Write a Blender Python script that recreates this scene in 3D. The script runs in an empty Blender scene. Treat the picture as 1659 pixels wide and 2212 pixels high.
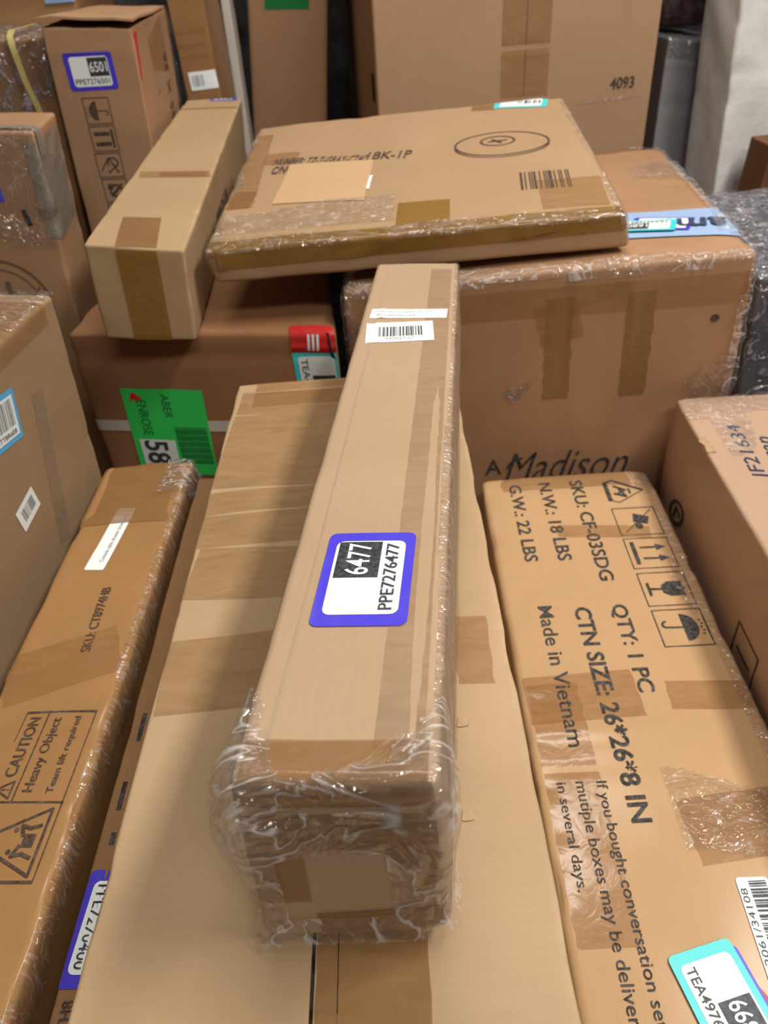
import bpy, bmesh, math, random
import numpy as np
from mathutils import Matrix, Vector
from mathutils.geometry import tessellate_polygon

scene = bpy.context.scene
COL = scene.collection

# ------------------------------------------------------------------ camera
cd = bpy.data.cameras.new('camera')
cam = bpy.data.objects.new('camera', cd)
COL.objects.link(cam)
cam.matrix_world = Matrix((
    (0.99635471, 0.08530708, 0.0, 0.0),
    (-0.05240907, 0.61211835, -0.78902751, 0.0),
    (-0.06730963, 0.78615127, 0.61435787, 1.25),
    (0, 0, 0, 1)))
cd.sensor_fit = 'VERTICAL'
cd.sensor_height = 36.0
cd.lens = 1607.067 / 2212 * 36.0
cd.clip_start = 0.01
cd.dof.use_dof = True
cd.dof.focus_distance = 0.42
cd.dof.aperture_fstop = 12.0
scene.camera = cam

# ------------------------------------------------------------------ world, lamps, exposure
w = bpy.data.worlds.new('world')
scene.world = w
w.use_nodes = True
bg = w.node_tree.nodes['Background']
bg.inputs['Color'].default_value = (1.0, 0.93, 0.84, 1)
bg.inputs['Strength'].default_value = 0.07

def area(name, loc, target, sx, sy, power, color=(1, 0.945, 0.87)):
    l = bpy.data.lights.new(name, 'AREA')
    l.shape = 'RECTANGLE'
    l.size = sx
    l.size_y = sy
    l.energy = power
    l.color = color
    o = bpy.data.objects.new(name, l)
    COL.objects.link(o)
    o.location = loc
    o.rotation_euler = (Vector(target) - Vector(loc)).to_track_quat('-Z', 'Y').to_euler()
    return o

area('ceiling_tube_lamp', (0.85, 0.35, 2.30), (0.12, 0.45, 0.85), 0.7, 0.20, 25)
area('ceiling_tube_lamp', (0.45, -0.95, 2.65), (0.0, 0.9, 0.8), 1.1, 0.2, 18)
area('ceiling_tube_lamp', (0.15, 1.20, 2.9), (0.1, 1.5, 0.9), 1.1, 0.2, 26)

vs = scene.view_settings
vs.view_transform = 'Standard'
vs.look = 'None'
vs.gamma = 1.0
vs.use_curve_mapping = False
vs.exposure = -0.12
scene.cycles.transparent_max_bounces = 24

# ------------------------------------------------------------------ materials
def lin(r, g, b):
    f = lambda c: (c / 255) / 12.92 if c / 255 <= 0.04045 else (((c / 255) + 0.055) / 1.055) ** 2.4
    return (f(r), f(g), f(b), 1.0)

def new_mat(name):
    m = bpy.data.materials.new(name)
    m.use_nodes = True
    nt = m.node_tree
    for n in list(nt.nodes):
        nt.nodes.remove(n)
    out = nt.nodes.new('ShaderNodeOutputMaterial')
    return m, nt, out

def mixc(nt, fac, a, b, blend='MIX'):
    n = nt.nodes.new('ShaderNodeMix')
    n.data_type = 'RGBA'
    n.blend_type = blend
    for s, v in ((n.inputs[0], fac), (n.inputs[6], a), (n.inputs[7], b)):
        if hasattr(v, 'links') or hasattr(v, 'is_linked'):
            nt.links.new(v, s)
        else:
            s.default_value = v
    return n.outputs[2]

def ramp(nt, src, lo, hi, a=0.0, b=1.0):
    n = nt.nodes.new('ShaderNodeMapRange')
    nt.links.new(src, n.inputs[0])
    n.inputs[1].default_value, n.inputs[2].default_value = lo, hi
    n.inputs[3].default_value, n.inputs[4].default_value = a, b
    return n.outputs[0]

def noise(nt, vec, scale, detail=3, rough=0.55, dist=0.0):
    n = nt.nodes.new('ShaderNodeTexNoise')
    nt.links.new(vec, n.inputs['Vector'])
    n.inputs['Scale'].default_value = scale
    n.inputs['Detail'].default_value = detail
    n.inputs['Roughness'].default_value = rough
    n.inputs['Distortion'].default_value = dist
    return n.outputs[0]

def mapped(nt, vec, scale, loc=(0, 0, 0)):
    n = nt.nodes.new('ShaderNodeMapping')
    nt.links.new(vec, n.inputs[0])
    n.inputs['Scale'].default_value = scale
    n.inputs['Location'].default_value = loc
    return n.outputs[0]

def cardboard(name, rgb, rough=0.75, flute=(0, 1), stain=0.25, seed=0.0, gloss=0.25, worn=0.5, film=0.0):
    """kraft board: fibres, specks, blotches, faint flute lines, paler scuffed edges"""
    m, nt, out = new_mat(name)
    p = nt.nodes.new('ShaderNodeBsdfPrincipled')
    nt.links.new(p.outputs[0], out.inputs[0])
    uv = nt.nodes.new('ShaderNodeUVMap').outputs[0]
    ob = nt.nodes.new('ShaderNodeTexCoord').outputs['Object']
    base = lin(rgb[0] * 0.98, rgb[1] * 0.962, rgb[2] * 0.935)
    dark = tuple(c * 0.72 for c in base[:3]) + (1,)
    light = tuple(min(1, c * 1.18 + 0.01) for c in base[:3]) + (1,)
    blot = ramp(nt, noise(nt, mapped(nt, ob, (1, 1, 1), (seed, seed * 2, 0)), 9, 4, 0.6, 0.4), 0.35, 0.75)
    c = mixc(nt, blot, base, tuple(base[i] * (1 - stain * (0.9, 1.0, 1.25, 0)[i]) if i < 3 else 1 for i in range(4)))
    sv = (6, 90, 1) if flute[1] else (90, 6, 1)
    fib = ramp(nt, noise(nt, mapped(nt, uv, sv, (seed, 0, 0)), 6, 4, 0.7), 0.3, 0.75)
    c = mixc(nt, fib, c, dark, 'MIX')
    nt.nodes[-1].inputs[0].default_value = 0
    f2 = nt.nodes.new('ShaderNodeMath'); f2.operation = 'MULTIPLY'
    nt.links.new(fib, f2.inputs[0]); f2.inputs[1].default_value = 0.28
    nt.links.new(f2.outputs[0], c.node.inputs[0])
    fine = ramp(nt, noise(nt, uv, 900, 2, 0.6), 0.58, 0.78)
    f3 = nt.nodes.new('ShaderNodeMath'); f3.operation = 'MULTIPLY'
    nt.links.new(fine, f3.inputs[0]); f3.inputs[1].default_value = 0.35
    c = mixc(nt, f3.outputs[0], c, dark)
    at = nt.nodes.new('ShaderNodeAttribute'); at.attribute_name = 'wear'
    wn = ramp(nt, noise(nt, ob, 60, 4, 0.7), 0.35, 0.7)
    wm = nt.nodes.new('ShaderNodeMath'); wm.operation = 'MULTIPLY'
    nt.links.new(at.outputs['Fac'], wm.inputs[0]); nt.links.new(wn, wm.inputs[1])
    wm2 = nt.nodes.new('ShaderNodeMath'); wm2.operation = 'MULTIPLY'
    nt.links.new(wm.outputs[0], wm2.inputs[0]); wm2.inputs[1].default_value = worn
    pale = tuple(min(1, x * 1.35 + 0.05) for x in base[:3]) + (1,)
    c = mixc(nt, wm2.outputs[0], c, pale)
    nt.links.new(c, p.inputs['Base Color'])
    p.inputs['Roughness'].default_value = rough
    p.inputs['Specular IOR Level'].default_value = gloss
    if film > 0:
        p.inputs['Coat Weight'].default_value = film
        p.inputs['Coat Roughness'].default_value = 0.18
    # bump: flutes + fibres
    wv = nt.nodes.new('ShaderNodeTexWave')
    wv.wave_type = 'BANDS'
    wv.bands_direction = 'Y' if flute[1] else 'X'
    nt.links.new(uv, wv.inputs['Vector'])
    wv.inputs['Scale'].default_value = 45
    wv.inputs['Distortion'].default_value = 1.2
    wv.inputs['Detail'].default_value = 1
    h1 = ramp(nt, wv.outputs['Fac'], 0, 1, 0, 0.25)
    h2 = noise(nt, ob, 420, 3, 0.6)
    add = nt.nodes.new('ShaderNodeMath'); add.operation = 'ADD'
    nt.links.new(h1, add.inputs[0]); nt.links.new(h2, add.inputs[1])
    b = nt.nodes.new('ShaderNodeBump')
    b.inputs['Strength'].default_value = 0.07
    b.inputs['Distance'].default_value = 0.0008
    nt.links.new(add.outputs[0], b.inputs['Height'])
    nt.links.new(b.outputs[0], p.inputs['Normal'])
    return m

def plain(name, rgb, rough=0.5, var=0.08, scale=120, spec=0.4, metal=0.0, bump=0.0):
    m, nt, out = new_mat(name)
    p = nt.nodes.new('ShaderNodeBsdfPrincipled')
    nt.links.new(p.outputs[0], out.inputs[0])
    ob = nt.nodes.new('ShaderNodeTexCoord').outputs['Object']
    n = noise(nt, ob, scale, 3)
    base = lin(*rgb)
    c = mixc(nt, ramp(nt, n, 0.35, 0.7), base, tuple(x * (1 - var) + var * 0.25 * (1 - x) for x in base[:3]) + (1,))
    nt.links.new(c, p.inputs['Base Color'])
    p.inputs['Roughness'].default_value = rough
    p.inputs['Specular IOR Level'].default_value = spec
    if bump:
        b = nt.nodes.new('ShaderNodeBump')
        b.inputs['Strength'].default_value = bump
        b.inputs['Distance'].default_value = 0.003
        nt.links.new(n, b.inputs['Height'])
        nt.links.new(b.outputs[0], p.inputs['Normal'])
    return m

def tape_mat(name, rgb, alpha=0.75, rough=0.22, wr=0.35):
    """brown or clear packing tape: see-through tint with a slick wrinkled face"""
    m, nt, out = new_mat(name)
    p = nt.nodes.new('ShaderNodeBsdfPrincipled')
    tr = nt.nodes.new('ShaderNodeBsdfTransparent')
    mx = nt.nodes.new('ShaderNodeMixShader')
    nt.links.new(tr.outputs[0], mx.inputs[1]); nt.links.new(p.outputs[0], mx.inputs[2])
    nt.links.new(mx.outputs[0], out.inputs[0])
    uv = nt.nodes.new('ShaderNodeUVMap').outputs[0]
    ob = nt.nodes.new('ShaderNodeTexCoord').outputs['Object']
    n = noise(nt, mapped(nt, uv, (1, 4, 1)), 25, 4, 0.6, 0.8)
    base = lin(*rgb)
    c = mixc(nt, ramp(nt, n, 0.3, 0.7), base, tuple(x * 0.82 for x in base[:3]) + (1,))
    nt.links.new(c, p.inputs['Base Color'])
    nt.links.new(ramp(nt, n, 0.3, 0.7, alpha - 0.08, min(1, alpha + 0.08)), mx.inputs[0])
    p.inputs['Roughness'].default_value = rough
    p.inputs['Specular IOR Level'].default_value = 0.5
    b = nt.nodes.new('ShaderNodeBump')
    b.inputs['Strength'].default_value = wr
    b.inputs['Distance'].default_value = 0.002
    nt.links.new(noise(nt, ob, 55, 3, 0.5, 1.0), b.inputs['Height'])
    nt.links.new(b.outputs[0], p.inputs['Normal'])
    return m

def film_mat(name, milk=0.035, tint=(0.80, 0.79, 0.80, 1), rough=0.06, wr=0.8, scale=22, refl=0.07):
    """clear crinkled stretch film: nearly invisible, with sharp glints along its folds"""
    m, nt, out = new_mat(name)
    tr = nt.nodes.new('ShaderNodeBsdfTransparent')
    tr.inputs[0].default_value = (0.975, 0.972, 0.97, 1)
    gl = nt.nodes.new('ShaderNodeBsdfGlossy')
    gl.inputs['Roughness'].default_value = rough
    df = nt.nodes.new('ShaderNodeBsdfDiffuse')
    df.inputs[0].default_value = tint
    ob = nt.nodes.new('ShaderNodeTexCoord').outputs['Object']
    n1 = noise(nt, mapped(nt, ob, (1, 1.9, 0.8)), scale, 2, 0.5, 2.2)
    rid = nt.nodes.new('ShaderNodeMath'); rid.operation = 'PINGPONG'
    nt.links.new(ramp(nt, n1, 0, 1, 0, 6), rid.inputs[0]); rid.inputs[1].default_value = 1.0
    n2 = noise(nt, ob, scale * 4, 3, 0.6, 0.6)
    mx = nt.nodes.new('ShaderNodeMath'); mx.operation = 'MULTIPLY_ADD'
    nt.links.new(n2, mx.inputs[0]); mx.inputs[1].default_value = 0.5; nt.links.new(rid.outputs[0], mx.inputs[2])
    b = nt.nodes.new('ShaderNodeBump')
    b.inputs['Strength'].default_value = wr
    b.inputs['Distance'].default_value = 0.004
    nt.links.new(mx.outputs[0], b.inputs['Height'])
    nt.links.new(b.outputs[0], gl.inputs['Normal'])
    lw = nt.nodes.new('ShaderNodeLayerWeight')
    lw.inputs[0].default_value = 0.3
    nt.links.new(b.outputs[0], lw.inputs['Normal'])
    m1 = nt.nodes.new('ShaderNodeMixShader')
    fold = ramp(nt, rid.outputs[0], 0.80, 1.0, milk * 0.5, min(1, milk * 5))
    nt.links.new(fold, m1.inputs[0])
    nt.links.new(tr.outputs[0], m1.inputs[1]); nt.links.new(df.outputs[0], m1.inputs[2])
    m2 = nt.nodes.new('ShaderNodeMixShader')
    nt.links.new(ramp(nt, lw.outputs['Facing'], 0.15, 1.0, refl, min(1, refl + 0.30)), m2.inputs[0])
    nt.links.new(m1.outputs[0], m2.inputs[1]); nt.links.new(gl.outputs[0], m2.inputs[2])
    nt.links.new(m2.outputs[0], out.inputs[0])
    return m

INK = plain('black_ink', (42, 36, 32), 0.6, 0.35, 300, 0.2)
INKB = plain('brown_ink', (70, 48, 34), 0.7, 0.3, 300, 0.2)
INKF = plain('faded_ink', (112, 80, 56), 0.75, 0.25, 300, 0.2)
LBLACK = plain('label_black', (36, 42, 50), 0.45, 0.3, 500, 0.35)
WHITE = plain('label_white', (240, 247, 247), 0.45, 0.03, 60, 0.4)
GREYTXT = plain('grey_print', (150, 155, 160), 0.6, 0.2, 200, 0.2)
PURPLE = plain('violet_label', (72, 60, 214), 0.4, 0.06, 80, 0.45)
TEAL = plain('teal_label', (62, 214, 218), 0.4, 0.06, 80, 0.45)
GREEN = plain('green_label', (58, 226, 100), 0.45, 0.06, 80, 0.4)
DGREEN = plain('green_print', (24, 110, 58), 0.5, 0.15, 200, 0.3)
RED = plain('red_label', (214, 40, 38), 0.45, 0.15, 90, 0.4)
BLUE = plain('blue_label', (90, 180, 232), 0.45, 0.05, 80, 0.4)
PALEBLUE = plain('pale_blue_label', (158, 186, 226), 0.4, 0.05, 60, 0.4)
NAVY = plain('navy_print', (44, 62, 88), 0.5, 0.15, 200, 0.3)
TAPE = tape_mat('brown_tape', (158, 118, 74), 0.70)
TAPEO = tape_mat('ochre_tape', (150, 112, 52), 0.85, 0.2)
TAPEC = tape_mat('clear_tape', (176, 130, 82), 0.42, 0.16, 0.2)
TAPEL = tape_mat('thin_tape', (170, 126, 70), 0.34, 0.25, 0.2)
TAPEH = tape_mat('faint_tape', (170, 138, 104), 0.30, 0.3, 0.2)
TAPEP = tape_mat('pale_scuff', (214, 190, 158), 0.5, 0.7, 0.2)
TAPEG = tape_mat('grey_tape', (150, 142, 128), 0.8, 0.25, 0.6)
FILM = film_mat('clear_film')
FILMH = film_mat('clear_film_heavy', 0.10, wr=0.9, scale=22, refl=0.06, rough=0.05)
FILMD = film_mat('grey_film', 0.20, (0.34, 0.33, 0.36, 1), 0.15, 0.8, 22, 0.12)
SEAM = plain('dark_gap', (30, 20, 12), 0.9, 0.2, 100, 0.05)
FLUTE = plain('raw_board_edge', (196, 160, 118), 0.9, 0.35, 400, 0.1)
STRAP = plain('white_strap', (212, 204, 192), 0.45, 0.12, 200, 0.4)
YSTRAP = plain('yellow_strap', (190, 176, 110), 0.4, 0.1, 200, 0.4)
CORNERS = {
    'hero': [[-0.0708, 0.151, 0.8923], [0.0146, 0.1454, 0.9009], [0.0164, 0.7636, 0.8987], [0.0992, 0.7501, 0.8973], [-0.0671, 0.1592, 1.0058], [0.0112, 0.1496, 1.0094], [0.0151, 0.7691, 0.9788], [0.0979, 0.7556, 0.9774]],
    'board': [[-0.1575, 0.0362, 0.0], [0.0623, 0.0292, 0.0], [-0.1381, 0.6984, 0.0], [0.0835, 0.6912, 0.0], [-0.1582, 0.0337, 0.8892], [0.0616, 0.0267, 0.8894], [-0.1388, 0.6959, 0.8913], [0.0828, 0.6888, 0.8912]],
    'sku': [[0.0962, 0.1081, 0.0274], [0.299, 0.0995, 0.0278], [0.1229, 0.7669, 0.0535], [0.3268, 0.7585, 0.054], [0.0939, 0.082, 0.6869], [0.2968, 0.0735, 0.6873], [0.1207, 0.7408, 0.7129], [0.3246, 0.7325, 0.7135]],
    'right': [[0.3188, 0.2214, 0.0], [0.512, 0.2024, 0.0], [0.3527, 0.7194, 0.0], [0.5583, 0.7, 0.0], [0.3029, 0.2328, 0.8158], [0.502, 0.2138, 0.8187], [0.3408, 0.7307, 0.8095], [0.5484, 0.7113, 0.8119]],
    'wide': [[0.002, 0.8085, 0.0], [0.4354, 0.7412, 0.0], [0.0879, 1.35, 0.0], [0.524, 1.2827, 0.0], [-0.028, 0.8085, 0.9391], [0.4054, 0.7412, 0.9669], [0.0579, 1.35, 0.9186], [0.494, 1.2827, 0.9463]],
    'flat': [[-0.1654, 0.8247, 0.9503], [0.2886, 0.7919, 0.964], [-0.138, 1.2664, 0.989], [0.3165, 1.2332, 1.0021], [-0.1721, 0.8219, 0.989], [0.2803, 0.7883, 1.0018], [-0.1394, 1.2633, 1.0272], [0.3152, 1.23, 1.0403]],
    'slim': [[-0.2953, 0.7939, 0.9093], [-0.1949, 0.7949, 0.8985], [-0.3085, 1.5673, 0.9245], [-0.2073, 1.5719, 0.9185], [-0.2871, 0.7929, 1.0163], [-0.1845, 0.7911, 1.002], [-0.2984, 1.5651, 1.0299], [-0.1972, 1.5697, 1.0239]],
    'strapped': [[-0.3709, 0.8591, 0.0], [-0.0401, 0.7969, 0.0], [-0.2889, 1.3029, 0.0], [-0.0677, 1.2407, 0.0], [-0.3669, 0.8591, 0.8967], [-0.0361, 0.797, 0.8953], [-0.2848, 1.303, 0.8963], [-0.0637, 1.2408, 0.8948]],
    'tall': [[-0.5, 1.2827, 0.0], [-0.3728, 1.2813, 0.0], [-0.5002, 1.5617, 0.0], [-0.3742, 1.5614, 0.0], [-0.4231, 1.2655, 1.1764], [-0.2965, 1.2642, 1.1663], [-0.4231, 1.5444, 1.1798], [-0.2976, 1.5442, 1.1711]],
    'taped': [[-0.8072, 0.9562, 0.0], [-0.4626, 0.9669, 0.0], [-0.8119, 1.079, 0.0], [-0.4732, 1.09, 0.0], [-0.707, 0.9561, 1.1285], [-0.3653, 0.9667, 1.0956], [-0.7117, 1.0789, 1.129], [-0.3759, 1.0898, 1.0963]],
    'side': [[-0.7459, 0.1762, 0.0], [-0.4601, 0.1328, 0.0], [-0.659, 0.7518, 0.0], [-0.3737, 0.707, 0.0], [-0.6583, 0.1502, 1.0261], [-0.3746, 0.1074, 1.0008], [-0.5708, 0.7256, 1.0332], [-0.2878, 0.6815, 1.0063]],
    'caution': [[-0.3476, 0.0094, 0.0], [-0.2477, 0.0023, 0.0], [-0.3029, 0.6756, 0.0], [-0.2078, 0.67, 0.0], [-0.3356, 0.0094, 0.7914], [-0.2357, 0.0023, 0.7924], [-0.2909, 0.6756, 0.8205], [-0.1958, 0.67, 0.8234]],
    'big': [[0.0417, 1.4657, 0.0], [0.5374, 1.4844, 0.0], [-0.0032, 2.4846, 0.0], [0.4917, 2.5065, 0.0], [0.0545, 1.4887, 1.6115], [0.5501, 1.5074, 1.6032], [0.0095, 2.5075, 1.5973], [0.5043, 2.5293, 1.5931]],
    'strip': [[-0.2058, 0.0305, 0.0], [-0.163, 0.03, 0.0], [-0.19, 0.6434, 0.0], [-0.146, 0.64, 0.0], [-0.2058, 0.0305, 0.7988], [-0.163, 0.03, 0.803], [-0.19, 0.6434, 0.8162], [-0.146, 0.64, 0.814]],
    'narrow': [[-0.3403, 1.9656, 0.0], [-0.163, 1.9656, 0.0], [-0.3403, 2.2581, 0.0], [-0.163, 2.2581, 0.0], [-0.1595, 1.9656, 1.5074], [0.0179, 1.9656, 1.5074], [-0.1595, 2.2581, 1.5074], [0.0179, 2.2581, 1.5074]],
    'panel': [[-0.2923, 1.61, 0.0], [-0.2282, 1.61, 0.0], [-0.2923, 1.8238, 0.0], [-0.2282, 1.8238, 0.0], [-0.3086, 1.61, 1.365], [-0.2445, 1.61, 1.365], [-0.3086, 1.8238, 1.365], [-0.2445, 1.8238, 1.365]],
    'board_white': [[-0.2565, 1.8295, 0.0], [-0.2379, 1.8295, 0.0], [-0.2565, 1.8985, 0.0], [-0.2379, 1.8985, 0.0], [-0.2382, 1.8295, 1.388], [-0.2196, 1.8295, 1.388], [-0.2382, 1.8985, 1.388], [-0.2196, 1.8985, 1.388]],
    'backleft': [[-0.7658, 1.75, 0.0], [-0.5044, 1.75, 0.0], [-0.7658, 2.05, 0.0], [-0.5044, 2.05, 0.0], [-0.7658, 1.75, 1.37], [-0.5044, 1.75, 1.37], [-0.7658, 2.05, 1.37], [-0.5044, 2.05, 1.37]],
    'filmleft': [[-0.602, 1.3, 0.0], [-0.53, 1.3, 0.0], [-0.602, 1.5, 0.0], [-0.53, 1.5, 0.0], [-0.602, 1.3, 1.1683], [-0.4343, 1.3, 1.1619], [-0.602, 1.5, 1.1683], [-0.4343, 1.5, 1.1619]],
    'grey': [[0.601, 1.6, 0.0], [0.7306, 1.6, 0.0], [0.601, 1.85, 0.0], [0.7306, 1.85, 0.0], [0.601, 1.6, 1.0579], [0.7306, 1.6, 1.0411], [0.601, 1.85, 1.0579], [0.7306, 1.85, 1.0411]],
    'white': [[0.6987, 1.42, 0.0], [0.8287, 1.42, 0.0], [0.6987, 1.57, 0.0], [0.8287, 1.57, 0.0], [0.6365, 1.42, 1.3], [0.7665, 1.42, 1.3], [0.6365, 1.57, 1.3], [0.7665, 1.57, 1.3]],
    'dark': [[0.64, 1.3, 0.0], [0.7871, 1.3, 0.0], [0.64, 1.38, 0.0], [0.7871, 1.38, 0.0], [0.6871, 1.3, 0.9289], [0.9371, 1.3, 0.9289], [0.6871, 1.38, 0.9289], [0.9371, 1.38, 0.9289]],
    'greyfilm': [[0.53, 0.86, 0.0], [0.75, 0.83, 0.0], [0.61, 1.2, 0.0], [0.8, 1.2, 0.0], [0.475, 0.86, 0.89], [0.75, 0.83, 0.89], [0.54, 1.2, 0.89], [0.8, 1.2, 0.89]],
}
# ------------------------------------------------------------------ carton geometry
# Eight corners per carton, in metres: near-left-bottom, NRB, FLB, FRB, then the four top ones.
def nz(P, seed):
    """smooth sum-of-sines noise in about -1..1"""
    rs = np.random.RandomState(int(seed * 1000) % 99991)
    o = np.zeros(len(P))
    for i in range(6):
        d = rs.normal(size=3); d /= np.linalg.norm(d)
        o += np.sin(P @ d * (1 + 0.35 * i) + rs.rand() * 6.28) / (1 + 0.25 * i)
    return o / 3.0

FACES = 'TNRLFB'
class Box:
    def __init__(s, key, seed=1.0, r=0.004, amp=0.0012, freq=55.0, dent=0.003, creases=(), bulge=0.0, sp=0.010, fluff=0.0):
        c = np.array(CORNERS[key])
        s.key, s.c, s.seed, s.r, s.amp, s.freq, s.dent, s.creases, s.bulge, s.sp = key, c, seed, r, amp, freq, dent, creases, bulge, sp
        n = lambda a, b: np.linalg.norm(c[a] - c[b])
        s.D = np.array([(n(4, 5) + n(6, 7)) / 2, (n(4, 6) + n(5, 7)) / 2, (n(4, 0) + n(5, 1)) / 2])
        s.org = c[:4].mean(0)
        s.root = None

    def raw(s, face, uv):
        uv = np.asarray(uv, float).reshape(-1, 2)
        u, v = uv[:, 0], uv[:, 1]
        W, L, H = s.D
        z = np.zeros_like(u)
        return np.stack({'T': (u, v, z + H), 'N': (u, z, v), 'R': (z + W, u, v),
                         'L': (z, L - u, v), 'F': (W - u, z + L, v), 'B': (u, L - v, z)}[face], 1)

    def surf(s, P, h=0.0):
        """raw box point -> rounded, dented, bulged, skewed point in object space"""
        P = np.asarray(P, float)
        D, r = s.D, s.r
        q = np.clip(P, r, D - r)
        d = P - q
        ln = np.linalg.norm(d, axis=1, keepdims=True)
        n = d / np.maximum(ln, 1e-9)
        e = np.sort(np.minimum(P, D - P), axis=1)[:, 1]
        disp = s.amp * nz(P * s.freq, s.seed) + s.amp * 0.8 * nz(P * s.freq * 0.35, s.seed + 3)
        disp = disp * (1 - np.exp(-e / 0.03) * 0.75)
        if s.dent:
            dn = min(s.dent, 0.55 * r)
            disp -= dn * np.exp(-e / 0.016) * np.clip(nz(P * 70, s.seed + 7), 0, 1)
            ce = np.sort(np.minimum(P, D - P), axis=1)[:, 2]
            disp -= s.dent * 0.9 * np.exp(-np.hypot(ce, e) / 0.016) * (0.5 + 0.5 * nz(P * 90, s.seed + 9))
        if s.bulge:
            t = np.clip(P / D, 0, 1)
            f = np.prod(np.where(np.abs(n) > 0.9, 1.0, 4 * t * (1 - t)), axis=1)
            disp += s.bulge * f
        for (ax, cax, pos, dep, wid) in s.creases:     # face axis sign, coordinate axis, place, depth, width
            on = np.clip(n[:, abs(ax) - 1] * np.sign(ax), 0, 1)
            wob = 0.0012 * nz(P * 14, s.seed + pos * 31)
            disp += on * dep * np.exp(-((P[:, cax] - pos + wob) / wid) ** 2)
        o = q + n * (r + np.reshape(h, (-1, 1)) + disp[:, None])
        t = o / D
        a, b, z = t[:, :1], t[:, 1:2], t[:, 2:3]
        c = s.c
        w_ = ((1 - a) * (1 - b) * (1 - z) * c[0] + a * (1 - b) * (1 - z) * c[1] + (1 - a) * b * (1 - z) * c[2] + a * b * (1 - z) * c[3]
              + (1 - a) * (1 - b) * z * c[4] + a * (1 - b) * z * c[5] + (1 - a) * b * z * c[6] + a * b * z * c[7])
        return w_ - s.org

    def lines(s, ax, sp, lo=None, hi=None):
        D, r = s.D[ax], s.r
        lo, hi = (0 if lo is None else lo), (D if hi is None else hi)
        pts = [0, r * 0.35, r * 0.75, r, r * 1.8, r * 3.0]
        pts = pts + [D - p for p in pts]
        if ax == 2 and D > 0.5:
            k = list(np.arange(D - 0.36, D - 3 * r, sp)) + list(np.linspace(3 * r, D - 0.36, 8))
        else:
            k = list(np.linspace(3 * r, D - 3 * r, max(2, int((D - 6 * r) / sp))))
        a = np.array(sorted(set(np.round(pts + k, 5))))
        a = a[(a > lo + 0.0007) & (a < hi - 0.0007)]
        a = np.concatenate([[lo], a, [hi]])
        keep = [0]
        for i in range(1, len(a)):
            if a[i] - a[keep[-1]] > 0.0006:
                keep.append(i)
        return a[keep]

    def grid(s, face, sp, faces_uv, P, F):
        ia, ib = {'T': (0, 1), 'N': (0, 2), 'R': (1, 2), 'L': (1, 2), 'F': (0, 2), 'B': (0, 1)}[face]
        ga, gb = s.lines(ia, sp), s.lines(ib, sp)
        if face in 'LF':
            ga = s.D[ia] - ga[::-1]
        if face == 'B':
            gb = s.D[ib] - gb[::-1]
        U, Vv = np.meshgrid(ga, gb)
        uv = np.stack([U.ravel(), Vv.ravel()], 1)
        base = sum(len(p) for p in P)
        P.append(s.raw(face, uv))
        nu, nv = len(ga), len(gb)
        i = np.arange(nu * nv).reshape(nv, nu)
        q = np.stack([i[:-1, :-1], i[:-1, 1:], i[1:, 1:], i[1:, :-1]], -1).reshape(-1, 4)
        F.append(q + base)
        faces_uv.append(uv[q].reshape(-1, 2))

    def shell(s, faces='TNRLFB', sp=None, h=0.0, mask=None, hfun=None):
        sp = sp or s.sp
        P, F, UV = [], [], []
        for f in faces:
            s.grid(f, sp, UV, P, F)
        P, F, UV = np.concatenate(P), np.concatenate(F), np.concatenate(UV)
        _, first, inv = np.unique(np.round(P / 0.0002).astype(int), axis=0, return_index=True, return_inverse=True)
        P = P[first]
        F = inv.reshape(-1)[F]
        if mask is not None:
            keep = mask(P)[F].all(1)
            UV = UV.reshape(-1, 4, 2)[keep].reshape(-1, 2)
            F = F[keep]
            used = np.unique(F)
            m = -np.ones(len(P), int); m[used] = np.arange(len(used))
            P, F = P[used], m[F]
        hh = h if hfun is None else hfun(P)
        return s.surf(P, hh), F, UV, P

def mesh_obj(name, V, F, mat, parent, UV=None, wear=None, smooth=True):
    me = bpy.data.meshes.new(name)
    me.from_pydata([tuple(v) for v in np.asarray(V)], [], [tuple(int(i) for i in f) for f in F])
    if UV is not None:
        l = me.uv_layers.new(name='UVMap')
        l.data.foreach_set('uv', np.asarray(UV, dtype=np.float32).ravel())
    if wear is not None:
        a = me.attributes.new('wear', 'FLOAT', 'POINT')
        a.data.foreach_set('value', np.asarray(wear, dtype=np.float32))
    if smooth:
        me.polygons.foreach_set('use_smooth', [True] * len(me.polygons))
    me.materials.append(mat)
    me.update()
    o = bpy.data.objects.new(name, me)
    COL.objects.link(o)
    if parent is not None:
        o.parent = parent
    return o

def carton(key, name, label, mat, category='carton', faces='TNRLFB', **kw):
    b = Box(key, **kw)
    r = bpy.data.objects.new(name, None)
    COL.objects.link(r)
    r.location = b.org
    r.empty_display_size = 0.05
    r['label'] = label
    r['category'] = category
    b.root = r
    V, F, UV, P = b.shell(faces)
    e = np.sort(np.minimum(P, b.D - P), axis=1)[:, 1]
    wear = np.exp(-e / 0.0035) * np.clip(0.5 + 0.8 * nz(P * 45, b.seed + 5), 0, 1)
    mesh_obj('carton_body', V, F, mat, r, UV, wear)
    b.body = r.children[0] if r.children else None
    return b

def frame(c, ang):
    a = math.radians(ang)
    x = np.array([math.cos(a), math.sin(a)]); y = np.array([-math.sin(a), math.cos(a)])
    return np.array(c, float), x, y

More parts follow.
